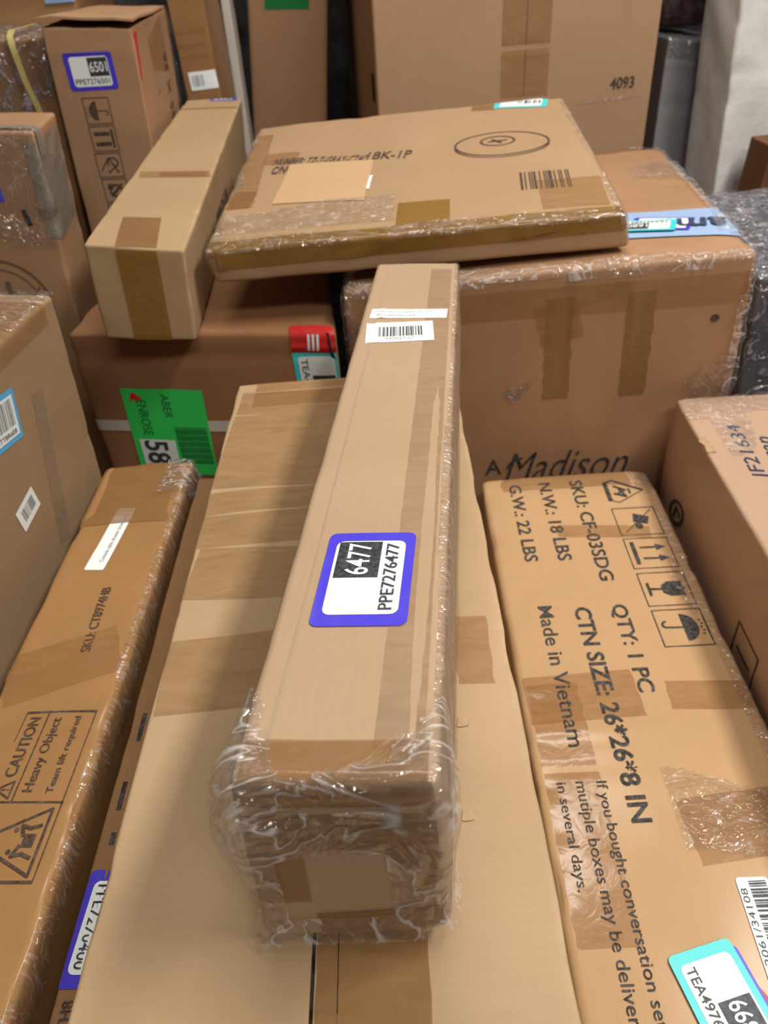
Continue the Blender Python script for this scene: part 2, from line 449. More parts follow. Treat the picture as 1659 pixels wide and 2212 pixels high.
LIFT = 0.0005
def patch(b, face, c, w, h, ang, mat, name, parent=None, lift=LIFT, rc=0.0, nx=None, ny=None, skew=0.0, ragged=0.0, label=None, curl=0.0):
    """a sheet stuck on one face: rectangle w x h around c, turned by ang, rounded by rc"""
    c, x, y = frame(c, ang)
    nx = nx or max(4, int(w / 0.005)); ny = ny or max(4, int(h / 0.005))
    ys = np.linspace(-h / 2, h / 2, ny + 1)
    if rc > 0:
        t = rc * (1 - np.cos(np.linspace(0, math.pi / 2, 5)))
        ys = np.array(sorted(set(np.round(np.concatenate([ys[(ys > -h / 2 + rc) & (ys < h / 2 - rc)], -h / 2 + t, h / 2 - t]), 6))))
    rs = np.random.RandomState(int(abs(c[0] * 7919 + c[1] * 104729) * 1000) % 9999)
    pts = []
    for yy in ys:
        dy = max(0, abs(yy) - (h / 2 - rc)) if rc > 0 else 0
        hw = w / 2 - (rc - math.sqrt(max(0, rc * rc - dy * dy)) if rc > 0 else 0)
        l, r_ = -hw, hw
        if ragged:
            l += 0.45 * ragged * (math.sin(yy * 310 + c[0] * 900) + 0.6 * math.sin(yy * 790)); r_ += 0.45 * ragged * (math.sin(yy * 270 + c[1] * 800) + 0.6 * math.sin(yy * 910))
        for t in np.linspace(0, 1, nx + 1):
            pts.append(c + x * (l + (r_ - l) * t + skew * yy) + y * yy)
    pts = np.array(pts)
    k = nx + 1
    F = [(j * k + i, j * k + i + 1, (j + 1) * k + i + 1, (j + 1) * k + i) for j in range(len(ys) - 1) for i in range(nx)]
    hh = lift
    if curl:
        q = pts - c
        hh = lift + curl * np.clip((q @ x) / (w / 2), 0, 1) ** 3 * np.clip((q @ y) / (h / 2), 0, 1) ** 2
    V = b.surf(b.raw(face, pts), hh)
    UV = pts[np.array(F)].reshape(-1, 2)
    o = mesh_obj(name, V, F, mat, parent or b.root, UV)
    if label:
        o['label'] = label
    return o

def wrap(b, A, B, mat, name, n=40, m=6, lift=0.0006, parent=None, label=None, wrinkle=0.0):
    """tape laid along two raw polylines A and B (lists of (face,u,v)), over box edges"""
    def res(pl):
        p = np.concatenate([b.raw(f, [(u, v)]) for f, u, v in pl])
        d = np.r_[0, np.cumsum(np.linalg.norm(np.diff(p, axis=0), axis=1))]
        t = np.linspace(0, d[-1], n + 1)
        return np.stack([np.interp(t, d, p[:, i]) for i in range(3)], 1), t
    a, ta = res(A); c, tc = res(B)
    s = np.linspace(0, 1, m + 1)[None, :, None]
    P = (a[:, None] * (1 - s) + c[:, None] * s).reshape(-1, 3)
    k = m + 1
    F = [(j * k + i, j * k + i + 1, (j + 1) * k + i + 1, (j + 1) * k + i) for j in range(n) for i in range(m)]
    h = lift + (wrinkle * np.clip(nz(P * 70, 4.4), 0, 1) if wrinkle else 0)
    wid = np.linalg.norm(a[0] - c[0])
    uvv = np.stack([np.tile(np.linspace(0, wid, k), n + 1), np.repeat(ta, k)], 1)
    o = mesh_obj(name, b.surf(P, h), F, mat, parent or b.root, uvv[np.array(F)].reshape(-1, 2))
    if label:
        o['label'] = label
    return o

def film(b, faces, mask, mat, name='plastic_film', sp=0.006, base=0.002, crinkle=0.004, freq=60, label=None, loose=None):
    def hf(P):
        a = np.abs(nz(P * freq, b.seed + 21)); c = np.abs(nz(P * freq * 2.3, b.seed + 22))
        h = base + crinkle * (1 - np.clip(a * 2.2, 0, 1)) * 0.6 + crinkle * 0.4 * (1 - np.clip(c * 2, 0, 1))
        if loose is not None:
            h = h + loose(P)
        return h
    V, F, UV, P = b.shell(faces, sp, mask=mask, hfun=hf)
    UV = UV.reshape(-1, 4, 2)
    par = np.arange(len(V))                       # one sheet of film per connected piece
    while True:
        m = par[F].min(1)
        new = par.copy()
        np.minimum.at(new, F.ravel(), np.repeat(m, 4))
        new = new[new]
        if (new == par).all():
            break
        par = new
    fl = par[F[:, 0]]
    for k in np.unique(fl):
        sel = fl == k
        if sel.sum() < 30:
            continue
        used = np.unique(F[sel])
        mp = np.zeros(len(V), int); mp[used] = np.arange(len(used))
        o = mesh_obj(name, V[used], mp[F[sel]], mat, b.root, UV[sel].reshape(-1, 2))
        if label:
            o['label'] = label

def ink(b, face, c, w, h, ang, polys, mat, name, parent=None, lift=0.0007, skew=0.0, label=None):
    """flat printed shapes: polygons in a unit square (x right, y up)"""
    c, x, y = frame(c, ang)
    pts, F = [], []
    for poly in polys:
        t = tessellate_polygon([[Vector((p[0], p[1], 0)) for p in poly]])
        k = len(pts)
        pts += [c + x * ((p[0] - 0.5) * w + skew * (p[1] - 0.5) * h) + y * (p[1] - 0.5) * h for p in poly]
        F += [tuple(i + k for i in tri) for tri in t]
    pts = np.array(pts)
    V = b.surf(b.raw(face, pts), lift)
    F2 = []
    for f in F:
        p = pts[list(f)]
        if np.cross(p[1] - p[0], p[2] - p[0]) < 0:
            f = f[::-1]
        F2.append(f)
    o = mesh_obj(name, V, F2, mat, parent or b.root, smooth=False)
    if label:
        o['label'] = label
    return o

def glyphs(s, bold=0.0, shear=0.0, space=1.0):
    cu = bpy.data.curves.new('txt', 'FONT')
    cu.body = s
    cu.resolution_u = 3
    cu.offset = bold
    cu.shear = shear
    cu.space_character = space
    o = bpy.data.objects.new('txt', cu)
    me = bpy.data.meshes.new_from_object(o)
    V = np.array([v.co[:2] for v in me.vertices]) if len(me.vertices) else np.zeros((0, 2))
    F = [tuple(p.vertices) for p in me.polygons]
    bpy.data.objects.remove(o); bpy.data.curves.remove(cu); bpy.data.meshes.remove(me)
    return V, F

def text(b, face, c, w, h, ang, s, mat, name='printed_text', parent=None, lift=0.0008, bold=0.0, shear=0.0, skew=0.0, space=1.0, label=None):
    """printed words fitted into w x h around c on a face"""
    V, F = glyphs(s, bold, shear, space)
    lo, hi = V.min(0), V.max(0)
    q = (V - (lo + hi) / 2) / (hi - lo)
    c, x, y = frame(c, ang)
    pts = c + (q[:, :1] * w + q[:, 1:] * h * skew) * x + q[:, 1:] * h * y
    o = mesh_obj(name, b.surf(b.raw(face, pts), lift), F, mat, parent or b.root, smooth=False)
    if label:
        o['label'] = label
    return o

def rel(c, ang, dx, dy):
    c, x, y = frame(c, ang)
    return tuple(c + x * dx + y * dy)

def bars(n, seed, x0=0.0, x1=1.0, y0=0.0, y1=1.0, fill=0.5):
    rs = random.Random(seed)
    ws = [rs.choice((1, 1, 2, 3)) for _ in range(2 * n - 1)]
    t = sum(ws); x = x0; out = []
    for i, k in enumerate(ws):
        d = k / t * (x1 - x0)
        if i % 2 == 0:
            out.append([(x, y0), (x + d, y0), (x + d, y1), (x, y1)])
        x += d
    return out

def boxp(x0, y0, x1, y1):
    return [(x0, y0), (x1, y0), (x1, y1), (x0, y1)]

def outline(t, x0=0, y0=0, x1=1, y1=1):
    return [boxp(x0, y0, x1, y0 + t), boxp(x0, y1 - t, x1, y1), boxp(x0, y0 + t, x0 + t, y1 - t), boxp(x1 - t, y0 + t, x1, y1 - t)]

def stroke(pts, t, closed=False):
    out = []
    n = len(pts)
    for i in range(n if closed else n - 1):
        a = np.array(pts[i], float); c = np.array(pts[(i + 1) % n], float)
        d = c - a; l = np.hypot(*d)
        if l < 1e-6:
            continue
        d /= l; p = np.array([-d[1], d[0]]) * t / 2
        a2, c2 = a - d * t * 0.3, c + d * t * 0.3
        out.append([tuple(a2 - p), tuple(c2 - p), tuple(c2 + p), tuple(a2 + p)])
    return out

def arc(cx, cy, rx, ry, a0, a1, n=16):
    return [(cx + rx * math.cos(math.radians(a0 + (a1 - a0) * i / n)), cy + ry * math.sin(math.radians(a0 + (a1 - a0) * i / n))) for i in range(n + 1)]

UMBRELLA = [arc(0.5, 0.52, 0.36, 0.30, 0, 180, 14)] + stroke([(0.5, 0.55), (0.5, 0.2)] + arc(0.42, 0.2, 0.08, 0.08, 0, -180, 8), 0.035) \
    + [boxp(0.3 + 0.09 * i, 0.86 + 0.03 * (i % 2), 0.33 + 0.09 * i, 0.91 + 0.03 * (i % 2)) for i in range(5)]
ARROWS = [boxp(0.14, 0.12, 0.86, 0.2)]
for _x in (0.32, 0.68):
    ARROWS += [boxp(_x - 0.025, 0.3, _x + 0.025, 0.68), [(_x - 0.1, 0.66), (_x + 0.1, 0.66), (_x, 0.88)]]
GLASS = [[(0.3, 0.88), (0.46, 0.84), (0.52, 0.9), (0.6, 0.84), (0.72, 0.88), (0.72, 0.56), (0.62, 0.42), (0.4, 0.42), (0.3, 0.56)],
         boxp(0.485, 0.16, 0.535, 0.45), boxp(0.32, 0.12, 0.7, 0.17)]
HAND = [[(0.22, 0.46), (0.36, 0.8), (0.62, 0.72), (0.52, 0.4)], arc(0.68, 0.5, 0.11, 0.09, 0, 360, 12)[:-1]] + stroke([(0.1, 0.9), (0.9, 0.15)], 0.02)
HOOK = stroke([(0.2, 0.2), (0.8, 0.5), (0.3, 0.85)], 0.05) + stroke(arc(0.6, 0.36, 0.2, 0.2, -150, 120, 12), 0.05) + stroke([(0.2, 0.6), (0.55, 0.15)], 0.05)
WHEEL = stroke(arc(0.5, 0.5, 0.24, 0.24, 0, 360, 16), 0.08) + stroke([(0.3, 0.7), (0.75, 0.25)], 0.1) + [arc(0.66, 0.7, 0.14, 0.12, 0, 360, 12)[:-1]]

def icon(b, face, c, w, h, ang, shape, mat, frame_t=0.03, parent=None):
    return ink(b, face, c, w, h, ang, outline(frame_t) + shape, mat, 'handling_symbol', parent)

def id_sticker(b, face, c, w, h, ang, edge, number, code, label, up=0.0):
    """coloured inventory sticker: white panel, black block with the short number, code line below (its 2D code is left out)"""
    s = patch(b, face, c, w, h, ang, edge, 'inventory_sticker', rc=0.004, lift=0.0006 + up, label=label)
    iw, ih = w * 0.79, h * 0.79
    patch(b, face, c, iw, ih, ang, WHITE, 'white_panel', parent=s, rc=0.004, lift=0.0009 + up)
    bc = rel(c, ang, iw * 0.225, ih * 0.145)
    if number:
        patch(b, face, bc, iw * 0.51, ih * 0.62, ang, LBLACK, 'number_block', parent=s, lift=0.0012 + up)
        text(b, face, bc, iw * 0.45 * min(1, len(number) / 4 + 0.1), ih * 0.34, ang, number, WHITE, 'number_text', parent=s, lift=0.0016 + up, bold=0.010)
    if code:
        text(b, face, rel(c, ang, 0, -ih * 0.325), iw * 0.90, ih * 0.185, ang, code, LBLACK, 'code_text', parent=s, lift=0.0014 + up, bold=0.004)
    return s
# ------------------------------------------------------------------ the setting
def slab(name, x0, y0, z0, x1, y1, z1, mat):
    V = [(x, y, z) for z in (z0, z1) for y in (y0, y1) for x in (x0, x1)]
    F = [(0, 2, 3, 1), (4, 5, 7, 6), (0, 1, 5, 4), (2, 6, 7, 3), (0, 4, 6, 2), (1, 3, 7, 5)]
    o = mesh_obj(name, V, F, mat, None, smooth=False)
    o['kind'] = 'structure'
    return o
FLOOR = plain('dark_plank_floor', (62, 50, 40), 0.8, 0.4, 18, 0.2, bump=0.3)
WALL = plain('dark_backdrop_wall', (30, 28, 28), 0.85, 0.3, 10, 0.2, bump=0.2)  # near-black colour stands in for the darkness behind the carton gaps
slab('floor', -1.4, -1.5, -0.06, 1.6, 2.9, 0.0, FLOOR)
slab('wall_back', -1.4, 2.8, 0.0, 1.6, 2.9, 2.4, WALL)
slab('wall_left', -1.4, -1.5, 0.0, -1.3, 2.8, 2.4, WALL)
slab('wall_right', 1.5, -1.5, 0.0, 1.6, 2.8, 2.4, WALL)

# ------------------------------------------------------------------ slim carton in the middle, on the wide upright one
K_HERO = cardboard('kraft_fresh', (186, 160, 134), stain=0.08, seed=1.1, flute=(1, 0), worn=0.35)
b = carton('hero', 'cardboard_carton', 'long slim tan carton with the 6477 sticker, lying on the wide upright carton', K_HERO,
           seed=1.1, r=0.0045, amp=0.0006, freq=50, dent=0.0007, sp=0.007,
           creases=((3, 0, 0.0105, -0.0008, 0.0016), (3, 0, 0.0165, 0.0006, 0.002), (3, 0, 0.0715, -0.0012, 0.0012),
                    (-2, 2, 0.100, 0.0016, 0.0018), (-2, 2, 0.093, -0.0026, 0.0016), (-2, 2, 0.087, 0.0014, 0.0016)))
W, L, H = b.D
id_sticker(b, 'T', (0.0414, 0.1151), 0.0697, 0.0462, 89.5, PURPLE, '6477', 'PPE7276477', 'violet bordered sticker reading 6477')
s = patch(b, 'T', (0.0405, 0.4694), 0.066, 0.0215, -2, WHITE, 'paper_label', label='long thin white label')
text(b, 'T', (0.036, 0.4735), 0.050, 0.0045, -2, 'Portable stand for speaker rack white', GREYTXT, parent=s)
text(b, 'T', (0.030, 0.466), 0.034, 0.004, -2, 'Pole set stainless', GREYTXT, parent=s)
s = patch(b, 'T', (0.0355, 0.4284), 0.0555, 0.0415, 3.9, WHITE, 'paper_label', label='white barcode label')
ink(b, 'T', (0.036, 0.429), 0.036, 0.020, 3.9, bars(22, 3), LBLACK, 'barcode', s)
text(b, 'T', (0.0365, 0.4145), 0.024, 0.005, 3.9, 'X002PZ71GT', GREYTXT, parent=s)
patch(b, 'T', (0.0655, 0.300), 0.0200, 0.585, 0, TAPEH, 'packing_tape', lift=0.0004, ragged=0.0002, ny=90, label='clear tape strip along the right side')
patch(b, 'T', (0.0130, 0.300), 0.0030, 0.590, -0.1, TAPEP, 'scuffed_crease', lift=0.0003, ragged=0.0002, ny=90, label='paler scuffed crease line')
# tape over the near end: down the end panel, up over the edge, and along both sides
wrap(b, [('N', 0.004, 0.112), ('N', 0.004, H), ('T', 0.004, 0.0185)][1:], [('N', W - 0.004, H), ('T', W - 0.004, 0.0185)], TAPE, 'packing_tape', label='brown tape band on the near top')
wrap(b, [('N', 0.002, 0.066), ('N', 0.002, H)], [('N', W - 0.002, 0.070), ('N', W - 0.002, H)], TAPE, 'packing_tape')
patch(b, 'N', (0.0125, 0.048), 0.024, 0.035, 0, TAPE, 'packing_tape', lift=0.0008)
patch(b, 'N', (W / 2 + 0.012, 0.012), W * 0.66, 0.019, 2, TAPE, 'packing_tape', lift=0.0008)
ink(b, 'N', (0.069, 0.056), 0.022, 0.034, 0, [[(0.0, 0.85), (0.5, 1.0), (1.0, 0.7), (0.8, 0.05), (0.6, 0.0)]], TAPE, 'packing_tape', lift=0.0009)
def loose(P):
    cl = np.exp(-((P[:, 0]) / 0.014) ** 2) * np.exp(-((P[:, 2] - 0.085) / 0.035) ** 2)
    cr = np.exp(-((P[:, 0] - W) / 0.012) ** 2) * np.exp(-((P[:, 2] - 0.09) / 0.03) ** 2)
    cb = np.exp(-((P[:, 2]) / 0.012) ** 2)
    return np.exp(-(P[:, 1] / 0.03) ** 2) * (0.010 * cl + 0.006 * cr + 0.004 * cb)
def fm(P):
    lim = 0.012 + 0.010 * nz(P * 60, 2.2) + 0.03 * np.clip(1 - P[:, 0] / 0.02, 0, 1) + 0.035 * np.clip((P[:, 0] - W + 0.02) / 0.02, 0, 1)
    mid = (np.abs(P[:, 0] - 0.036) < 0.022) & (P[:, 2] > 0.02) & (P[:, 2] < 0.066) & (P[:, 1] < 0.002)
    return (P[:, 1] < lim) & ~mid & (P[:, 2] > 0.003)
film(b, 'NTRL', fm, FILMH, sp=0.0016, base=0.0010, crinkle=0.0014, freq=75, loose=loose, label='crinkled clear film around the near end')
def fr(P):
    return (P[:, 0] > W - 0.004 - 0.004 * np.clip(nz(P * 12, 8.1), 0, 1)) & (P[:, 1] > 0.03)
film(b, 'RT', fr, FILM, sp=0.005, base=0.0008, crinkle=0.0012, freq=30, label='clear film along the right side')

# ------------------------------------------------------------------ wide upright carton under it
K_BOARD = cardboard('kraft_board', (188, 162, 130), stain=0.16, seed=2.3, flute=(0, 1), worn=0.6)
b = carton('board', 'cardboard_carton', 'wide upright carton carrying the slim 6477 carton, flap seam at its near end', K_BOARD,
           seed=2.3, r=0.003, amp=0.0009, freq=40, dent=0.002, sp=0.008,
           creases=tuple((3, 1, p, -0.0009, 0.0022) for p in (0.155, 0.105, 0.335, 0.395, 0.445, 0.53, 0.60, 0.642, 0.652)))
W, L, H = b.D
for c, w_, h_, a in (((0.072, 0.560), 0.136, 0.165, -1), ((0.066, 0.440), 0.128, 0.070, 2), ((0.062, 0.372), 0.118, 0.055, -3), ((0.056, 0.283), 0.108, 0.060, 4)):
    patch(b, 'T', c, w_, h_, a, TAPEL, 'packing_tape', skew=0.03)
patch(b, 'T', (0.1985, 0.287), 0.022, 0.056, -2, TAPEC, 'packing_tape', ragged=0.0015)
patch(b, 'T', (0.1335, 0.06), 0.050, 0.17, 0, TAPE, 'packing_tape', ragged=0.0005, label='glossy tape strip along the flap seam')
patch(b, 'T', (0.1069, 0.06), 0.0016, 0.175, 0, SEAM, 'flap_gap', nx=2)
patch(b, 'T', (0.118, 0.085), 0.0005, 0.12, 0, SEAM, 'flap_gap', nx=2)
wrap(b, [('F', W - 0.02, H - 0.06), ('F', W - 0.02, H), ('T', 0.02, L - 0.05)], [('F', 0.02, H - 0.06), ('F', 0.02, H), ('T', W - 0.02, L - 0.05)], TAPEC, 'packing_tape')
for c in ((0.183, 0.176), (0.186, 0.232)):
    ink(b, 'T', c, 0.008, 0.007, 20, [[(0, 0.3), (0.4, 1), (1, 0.7), (0.8, 0), (0.3, 0.1)]], FLUTE, 'torn_paper', label='small torn fleck')

# ------------------------------------------------------------------ carton with the printed weights, right
K_SKU = cardboard('kraft_warm', (198, 164, 124), stain=0.12, seed=3.7, flute=(1, 0), worn=0.4, film=0.3)
b = carton('sku', 'cardboard_carton', 'tan carton printed SKU: CF-03SDG and 26*26*8 IN on its top', K_SKU,
           seed=3.7, r=0.008, amp=0.0008, freq=36, dent=0.003, sp=0.008, creases=((3, 1, 0.265, -0.0012, 0.003), (3, 1, 0.30, 0.0012, 0.004), (3, 0, 0.150, 0.0010, 0.004)))
W, L, H = b.D
for s_, c, w_, h_, bo in (('SKU: CF-03SDG', (0.1119, 0.5589), 0.1678, 0.0150, 0.012), ('N.W.: 18 LBS', (0.0749, 0.5752), 0.1346, 0.0150, 0.012),
                          ('G.W.: 22 LBS', (0.0393, 0.5752), 0.1321, 0.0145, 0.012), ('QTY: 1 PC', (0.1119, 0.3884), 0.1055, 0.0175, 0.014),
                          ('CTN SIZE: 26*26*8 IN', (0.0766, 0.3285), 0.2226, 0.0170, 0.020), ('Made in Vietnam', (0.0402, 0.3645), 0.1587, 0.0140, 0.004),
                          ('If you bought conversation sets', (0.0506, 0.1650), 0.1760, 0.0112, 0.002), ('mutiple boxes may be delivered', (0.0341, 0.1620), 0.1830, 0.0118, 0.002),
                          ('in several days.', (0.0187, 0.2106), 0.0857, 0.0105, 0.002)):
    text(b, 'T', c, w_, h_, -90.3, s_, INK, bold=bo)
tri = [(0.5, 0.95), (0.95, 0.35), (0.85, 0.12), (0.15, 0.12), (0.05, 0.35)]
rc = stroke([(0.15, 0.10), (0.85, 0.10)], 0.10) + stroke([(0.5, 0.97), (0.95, 0.30), (0.85, 0.10)], 0.025) + stroke([(0.5, 0.97), (0.05, 0.30), (0.15, 0.10)], 0.06)
rc += stroke([(0.3, 0.3), (0.46, 0.55), (0.62, 0.3)], 0.06) + stroke([(0.4, 0.4), (0.72, 0.52), (0.6, 0.26)], 0.06) + stroke([(0.42, 0.64), (0.6, 0.64)], 0.05)
ink(b, 'T', (0.1640, 0.618), 0.046, 0.047, -90, rc, INK, 'recycling_symbol')
for c, sh in (((0.1655, 0.5637), HAND), ((0.1655, 0.5120), ARROWS), ((0.1660, 0.4593), GLASS), ((0.1665, 0.4078), UMBRELLA)):
    icon(b, 'T', c, 0.0465, 0.0475, -90, sh, INK, 0.022)
for c, w_, h_, a in (((0.125, 0.55), 0.10, 0.02, -6), ((0.055, 0.335), 0.10, 0.05, 2), ((0.03, 0.24), 0.045, 0.22, 0), ((0.155, 0.213), 0.095, 0.052, 6), ((0.165, 0.33), 0.07, 0.03, -3)):
    patch(b, 'T', c, w_, h_, a, TAPEC, 'packing_tape', ragged=0.001, lift=0.0004)
s = patch(b, 'T', (0.139, 0.128), 0.0894, 0.0225, 88.1, WHITE, 'paper_label', rc=0.003, lift=0.0009, label='white barcode label')
ink(b, 'T', rel((0.139, 0.128), 88.1, 0.002, -0.003), 0.080, 0.012, 88.1, bars(34, 8), LBLACK, 'barcode', s, lift=0.0012)
text(b, 'T', rel((0.139, 0.128), 88.1, 0.012, 0.0078), 0.050, 0.0046, 88.1, '2061/34108', LBLACK, parent=s, lift=0.0012)
tc = (0.0955, 0.0945)
patch(b, 'T', rel(tc, -76, 0.003, 0.0022), 0.066, 0.046, -77, PURPLE, 'inventory_sticker', rc=0.004, lift=0.0010, label='violet sticker under the teal one')
patch(b, 'T', (0.1215, 0.088), 0.03, 0.012, -60, RED, 'paper_label', lift=0.0009, label='red label corner')
id_sticker(b, 'T', tc, 0.0690, 0.0460, -76.4, TEAL, '6680', 'TEA4976680', 'teal bordered sticker reading TEA497', up=0.0016)
film(b, 'T', lambda P: (P[:, 0] > W - 0.022 + 0.010 * nz(P * 26, 3.1)) & (P[:, 1] > 0.2), FILM, sp=0.003, base=0.0008, crinkle=0.0015, freq=45, label='clear film on the right edge')
film(b, 'T', lambda P: (P[:, 1] > 0.19 + 0.012 * nz(P * 20, 5.1)) & (P[:, 1] < 0.245 + 0.02 * nz(P * 25, 6.1)) & (P[:, 0] > 0.10), FILM, sp=0.003, base=0.0013, crinkle=0.0012, freq=50)
wrap(b, [('F', W, H - 0.05), ('F', W, H), ('T', 0.0, L - 0.03)], [('F', 0, H - 0.05), ('F', 0, H), ('T', W, L - 0.03)], TAPEC, 'packing_tape')

# ------------------------------------------------------------------ carton with handwriting, far right
K_JF = cardboard('kraft_pink', (196, 166, 144), stain=0.10, seed=4.9, flute=(0, 1), worn=0.5, film=0.35)
b = carton('right', 'cardboard_carton', 'film wrapped carton marked JF21634 by hand, rising right of the SKU carton', K_JF,
           seed=4.9, r=0.004, amp=0.0009, freq=40, dent=0.003, sp=0.009)
W, L, H = b.D
text(b, 'T', (0.0398, 0.3841), 0.0998, 0.0175, 87, 'JF21634', NAVY, 'handwriting', shear=0.1, bold=-0.004)
text(b, 'T', (0.0623, 0.3884), 0.0392, 0.0120, 84, 'can', NAVY, 'handwriting', shear=0.2, bold=-0.004)
ink(b, 'L', (0.0687, 0.7046), 0.055, 0.033, 30, stroke(arc(0.5, 0.5, 0.4, 0.4, 0, 360, 18), 0.12) + stroke([(0.3, 0.35), (0.5, 0.7), (0.7, 0.4)], 0.1), INKB, 'printed_symbol')
ink(b, 'L', (0.285, 0.70), 0.05, 0.05, 0, outline(0.04) + stroke([(0.2, 0.5), (0.8, 0.5)], 0.06), INKB, 'printed_symbol')
ink(b, 'T', (0.004, 0.398), 0.012, 0.03, 10, [[(0.0, 0.1), (0.3, 0.5), (0.0, 0.9), (0.8, 1.0), (1.0, 0.5), (0.7, 0.0)]], FLUTE, 'torn_paper', lift=0.0015)
film(b, 'TLFR', lambda P: (P[:, 2] > H - 0.004 - 0.012 * np.clip(nz(P * 22, 9.1), 0, 1)) & ((P[:, 1] > L - 0.05 + 0.02 * nz(P * 18, 2.7)) | (nz(P * 13, 7.7) > 0.25) & (P[:, 0] > 0.02)), FILM, sp=0.003, base=0.0008, crinkle=0.0018, freq=50)

# ------------------------------------------------------------------ big wide carton behind
K_MAD = cardboard('kraft_brown', (180, 142, 110), stain=0.20, seed=5.3, flute=(0, 1), worn=0.7, film=0.2)
b = carton('wide', 'cardboard_carton', 'big wide film wrapped carton with a handwritten word on its front, under the flat carton', K_MAD,
           seed=5.3, r=0.007, amp=0.0016, freq=22, dent=0.006, sp=0.010, creases=((-2, 0, 0.249, -0.001, 0.006), (-2, 0, 0.318, 0.0012, 0.006)))
W, L, H = b.D
s = patch(b, 'T', (0.3743, 0.1234), 0.1520, 0.1064, 171, PALEBLUE, 'paper_label', lift=0.0016, label='pale blue shop label')
text(b, 'T', (0.3866, 0.1157), 0.0950, 0.0323, 171, 'amaz', NAVY, parent=s, bold=0.02, lift=0.0032)
s = patch(b, 'T', (0.3648, 0.1206), 0.0684, 0.0494, 160, PURPLE, 'inventory_sticker', lift=0.0026, rc=0.003, label='violet sticker under the teal one')
patch(b, 'T', (0.3657, 0.1206), 0.0570, 0.0399, 160, WHITE, 'white_panel', parent=s, lift=0.0030)
id_sticker(b, 'T', (0.3482, 0.1130), 0.0627, 0.0437, 166, TEAL, '1680', 'TEA4976891', 'teal bordered sticker on the pale blue label', up=0.0035)
text(b, 'N', (0.2586, 0.7015), 0.1539, 0.0440, 2.4, 'Madison', INK, 'handwriting', shear=0.45, bold=-0.006)
text(b, 'N', (0.1681, 0.7011), 0.0209, 0.0228, 0, 'A', INK, 'handwriting', bold=0.006)
ink(b, 'N', (0.1957, 0.7049), 0.0247, 0.0247, 0, stroke(arc(0.9, 0.1, 0.8, 0.75, 170, 95, 8), 0.11), INK, 'handwriting')
for u in (0.231, 0.318):
    patch(b, 'N', (u + 0.011, H - 0.094), 0.030, 0.125, 0, TAPE, 'packing_tape', ragged=0.0015, ny=22)
patch(b, 'N', (0.2422, 0.8939), 0.0475, 0.0475, 12, TAPEC, 'packing_tape', ragged=0.002)
patch(b, 'N', (0.2850, 0.9177), 0.3800, 0.0333, 0, TAPEC, 'packing_tape', ragged=0.002)
ink(b, 'N', (0.2002, 0.8103), 0.0475, 0.0380, 0, [[(0.05, 0.55), (0.95, 0.95), (0.35, 0.05)]], FILMD, 'plastic_film', lift=0.002)
ink(b, 'N', (0.4078, 0.8856), 0.0095, 0.0085, 0, [arc(0.5, 0.5, 0.5, 0.5, 0, 360, 12)[:-1]], INKB, 'dark_spot')  # small round dark spot on the front
def me(P):
    e = np.sort(np.minimum(P, b.D - P), axis=1)[:, 1]
    near = (P[:, 1] < 0.026) | (P[:, 0] > W - 0.05) | (P[:, 0] < 0.05)
    return (e < 0.016 + 0.010 * nz(P * 24, 3.3)) & near & (P[:, 2] > H - 0.34)
film(b, 'TNRL', me, FILMH, sp=0.004, base=0.002, crinkle=0.004, freq=48, label='crumpled clear film along the edges')
film(b, 'TN', lambda P: (nz(P * 11, 6.6) > 0.05) & (P[:, 2] > H - 0.3) & ((P[:, 1] < 0.002) | (P[:, 0] > 0.365)), FILM, sp=0.008, base=0.0018, crinkle=0.002, freq=22)

# ------------------------------------------------------------------ flat carton across the top
K_FLAT = cardboard('kraft_flat', (180, 150, 118), stain=0.10, seed=6.1, flute=(0, 1), worn=0.35, film=0.15)
b = carton('flat', 'cardboard_carton', 'thin flat carton with a barcode and a drawn oval, lying across the big wide carton', K_FLAT,
           seed=6.1, r=0.005, amp=0.0009, freq=30, dent=0.002, sp=0.009)
W, L, H = b.D
text(b, 'T', (0.1092, 0.2622), 0.1283, 0.0247, -9, 'NUMBER: TZ-T-GRAY-CT4C', INKB, bold=0.01)
text(b, 'T', (0.2014, 0.2565), 0.0589, 0.0285, -9, '1BK-1P', INKB, bold=0.012)
text(b, 'T', (0.0608, 0.2375), 0.0285, 0.0285, -5, 'C/NO', INKB, bold=0.03)
patch(b, 'T', (0.1211, 0.1805), 0.1121, 0.1377, -6, plain('clean_paper', (196, 160, 120), 0.7, 0.05), 'paper_patch', lift=0.0009, skew=-0.05, label='paler paper patch')
patch(b, 'T', (0.1777, 0.1615), 0.0038, 0.0475, -4, WHITE, 'paper_label', nx=2, lift=0.0012)
ink(b, 'T', (0.3847, 0.1157), 0.0565, 0.0551, -4, bars(14, 5), INKB, 'barcode')
ink(b, 'T', (0.3482, 0.2584), 0.1235, 0.0931, -6, stroke(arc(0.5, 0.5, 0.49, 0.48, 0, 360, 40), 0.022), INKB, 'printed_drawing')
ink(b, 'T', (0.3482, 0.2584), 0.1235, 0.0931, -6, stroke(arc(0.5, 0.42, 0.49, 0.48, 185, 355, 24), 0.018), INKB, 'printed_drawing')
ink(b, 'T', (0.3439, 0.2698), 0.0456, 0.0380, -6, stroke(arc(0.5, 0.5, 0.48, 0.46, 0, 360, 24), 0.06) + stroke([(0.25, 0.45), (0.75, 0.55)], 0.08) + stroke([(0.35, 0.65), (0.6, 0.3)], 0.08), INKB, 'printed_drawing')
id_sticker(b, 'T', (0.3928, 0.4294), 0.0760, 0.0494, -12, TEAL, '', '', 'teal bordered sticker on the far edge')
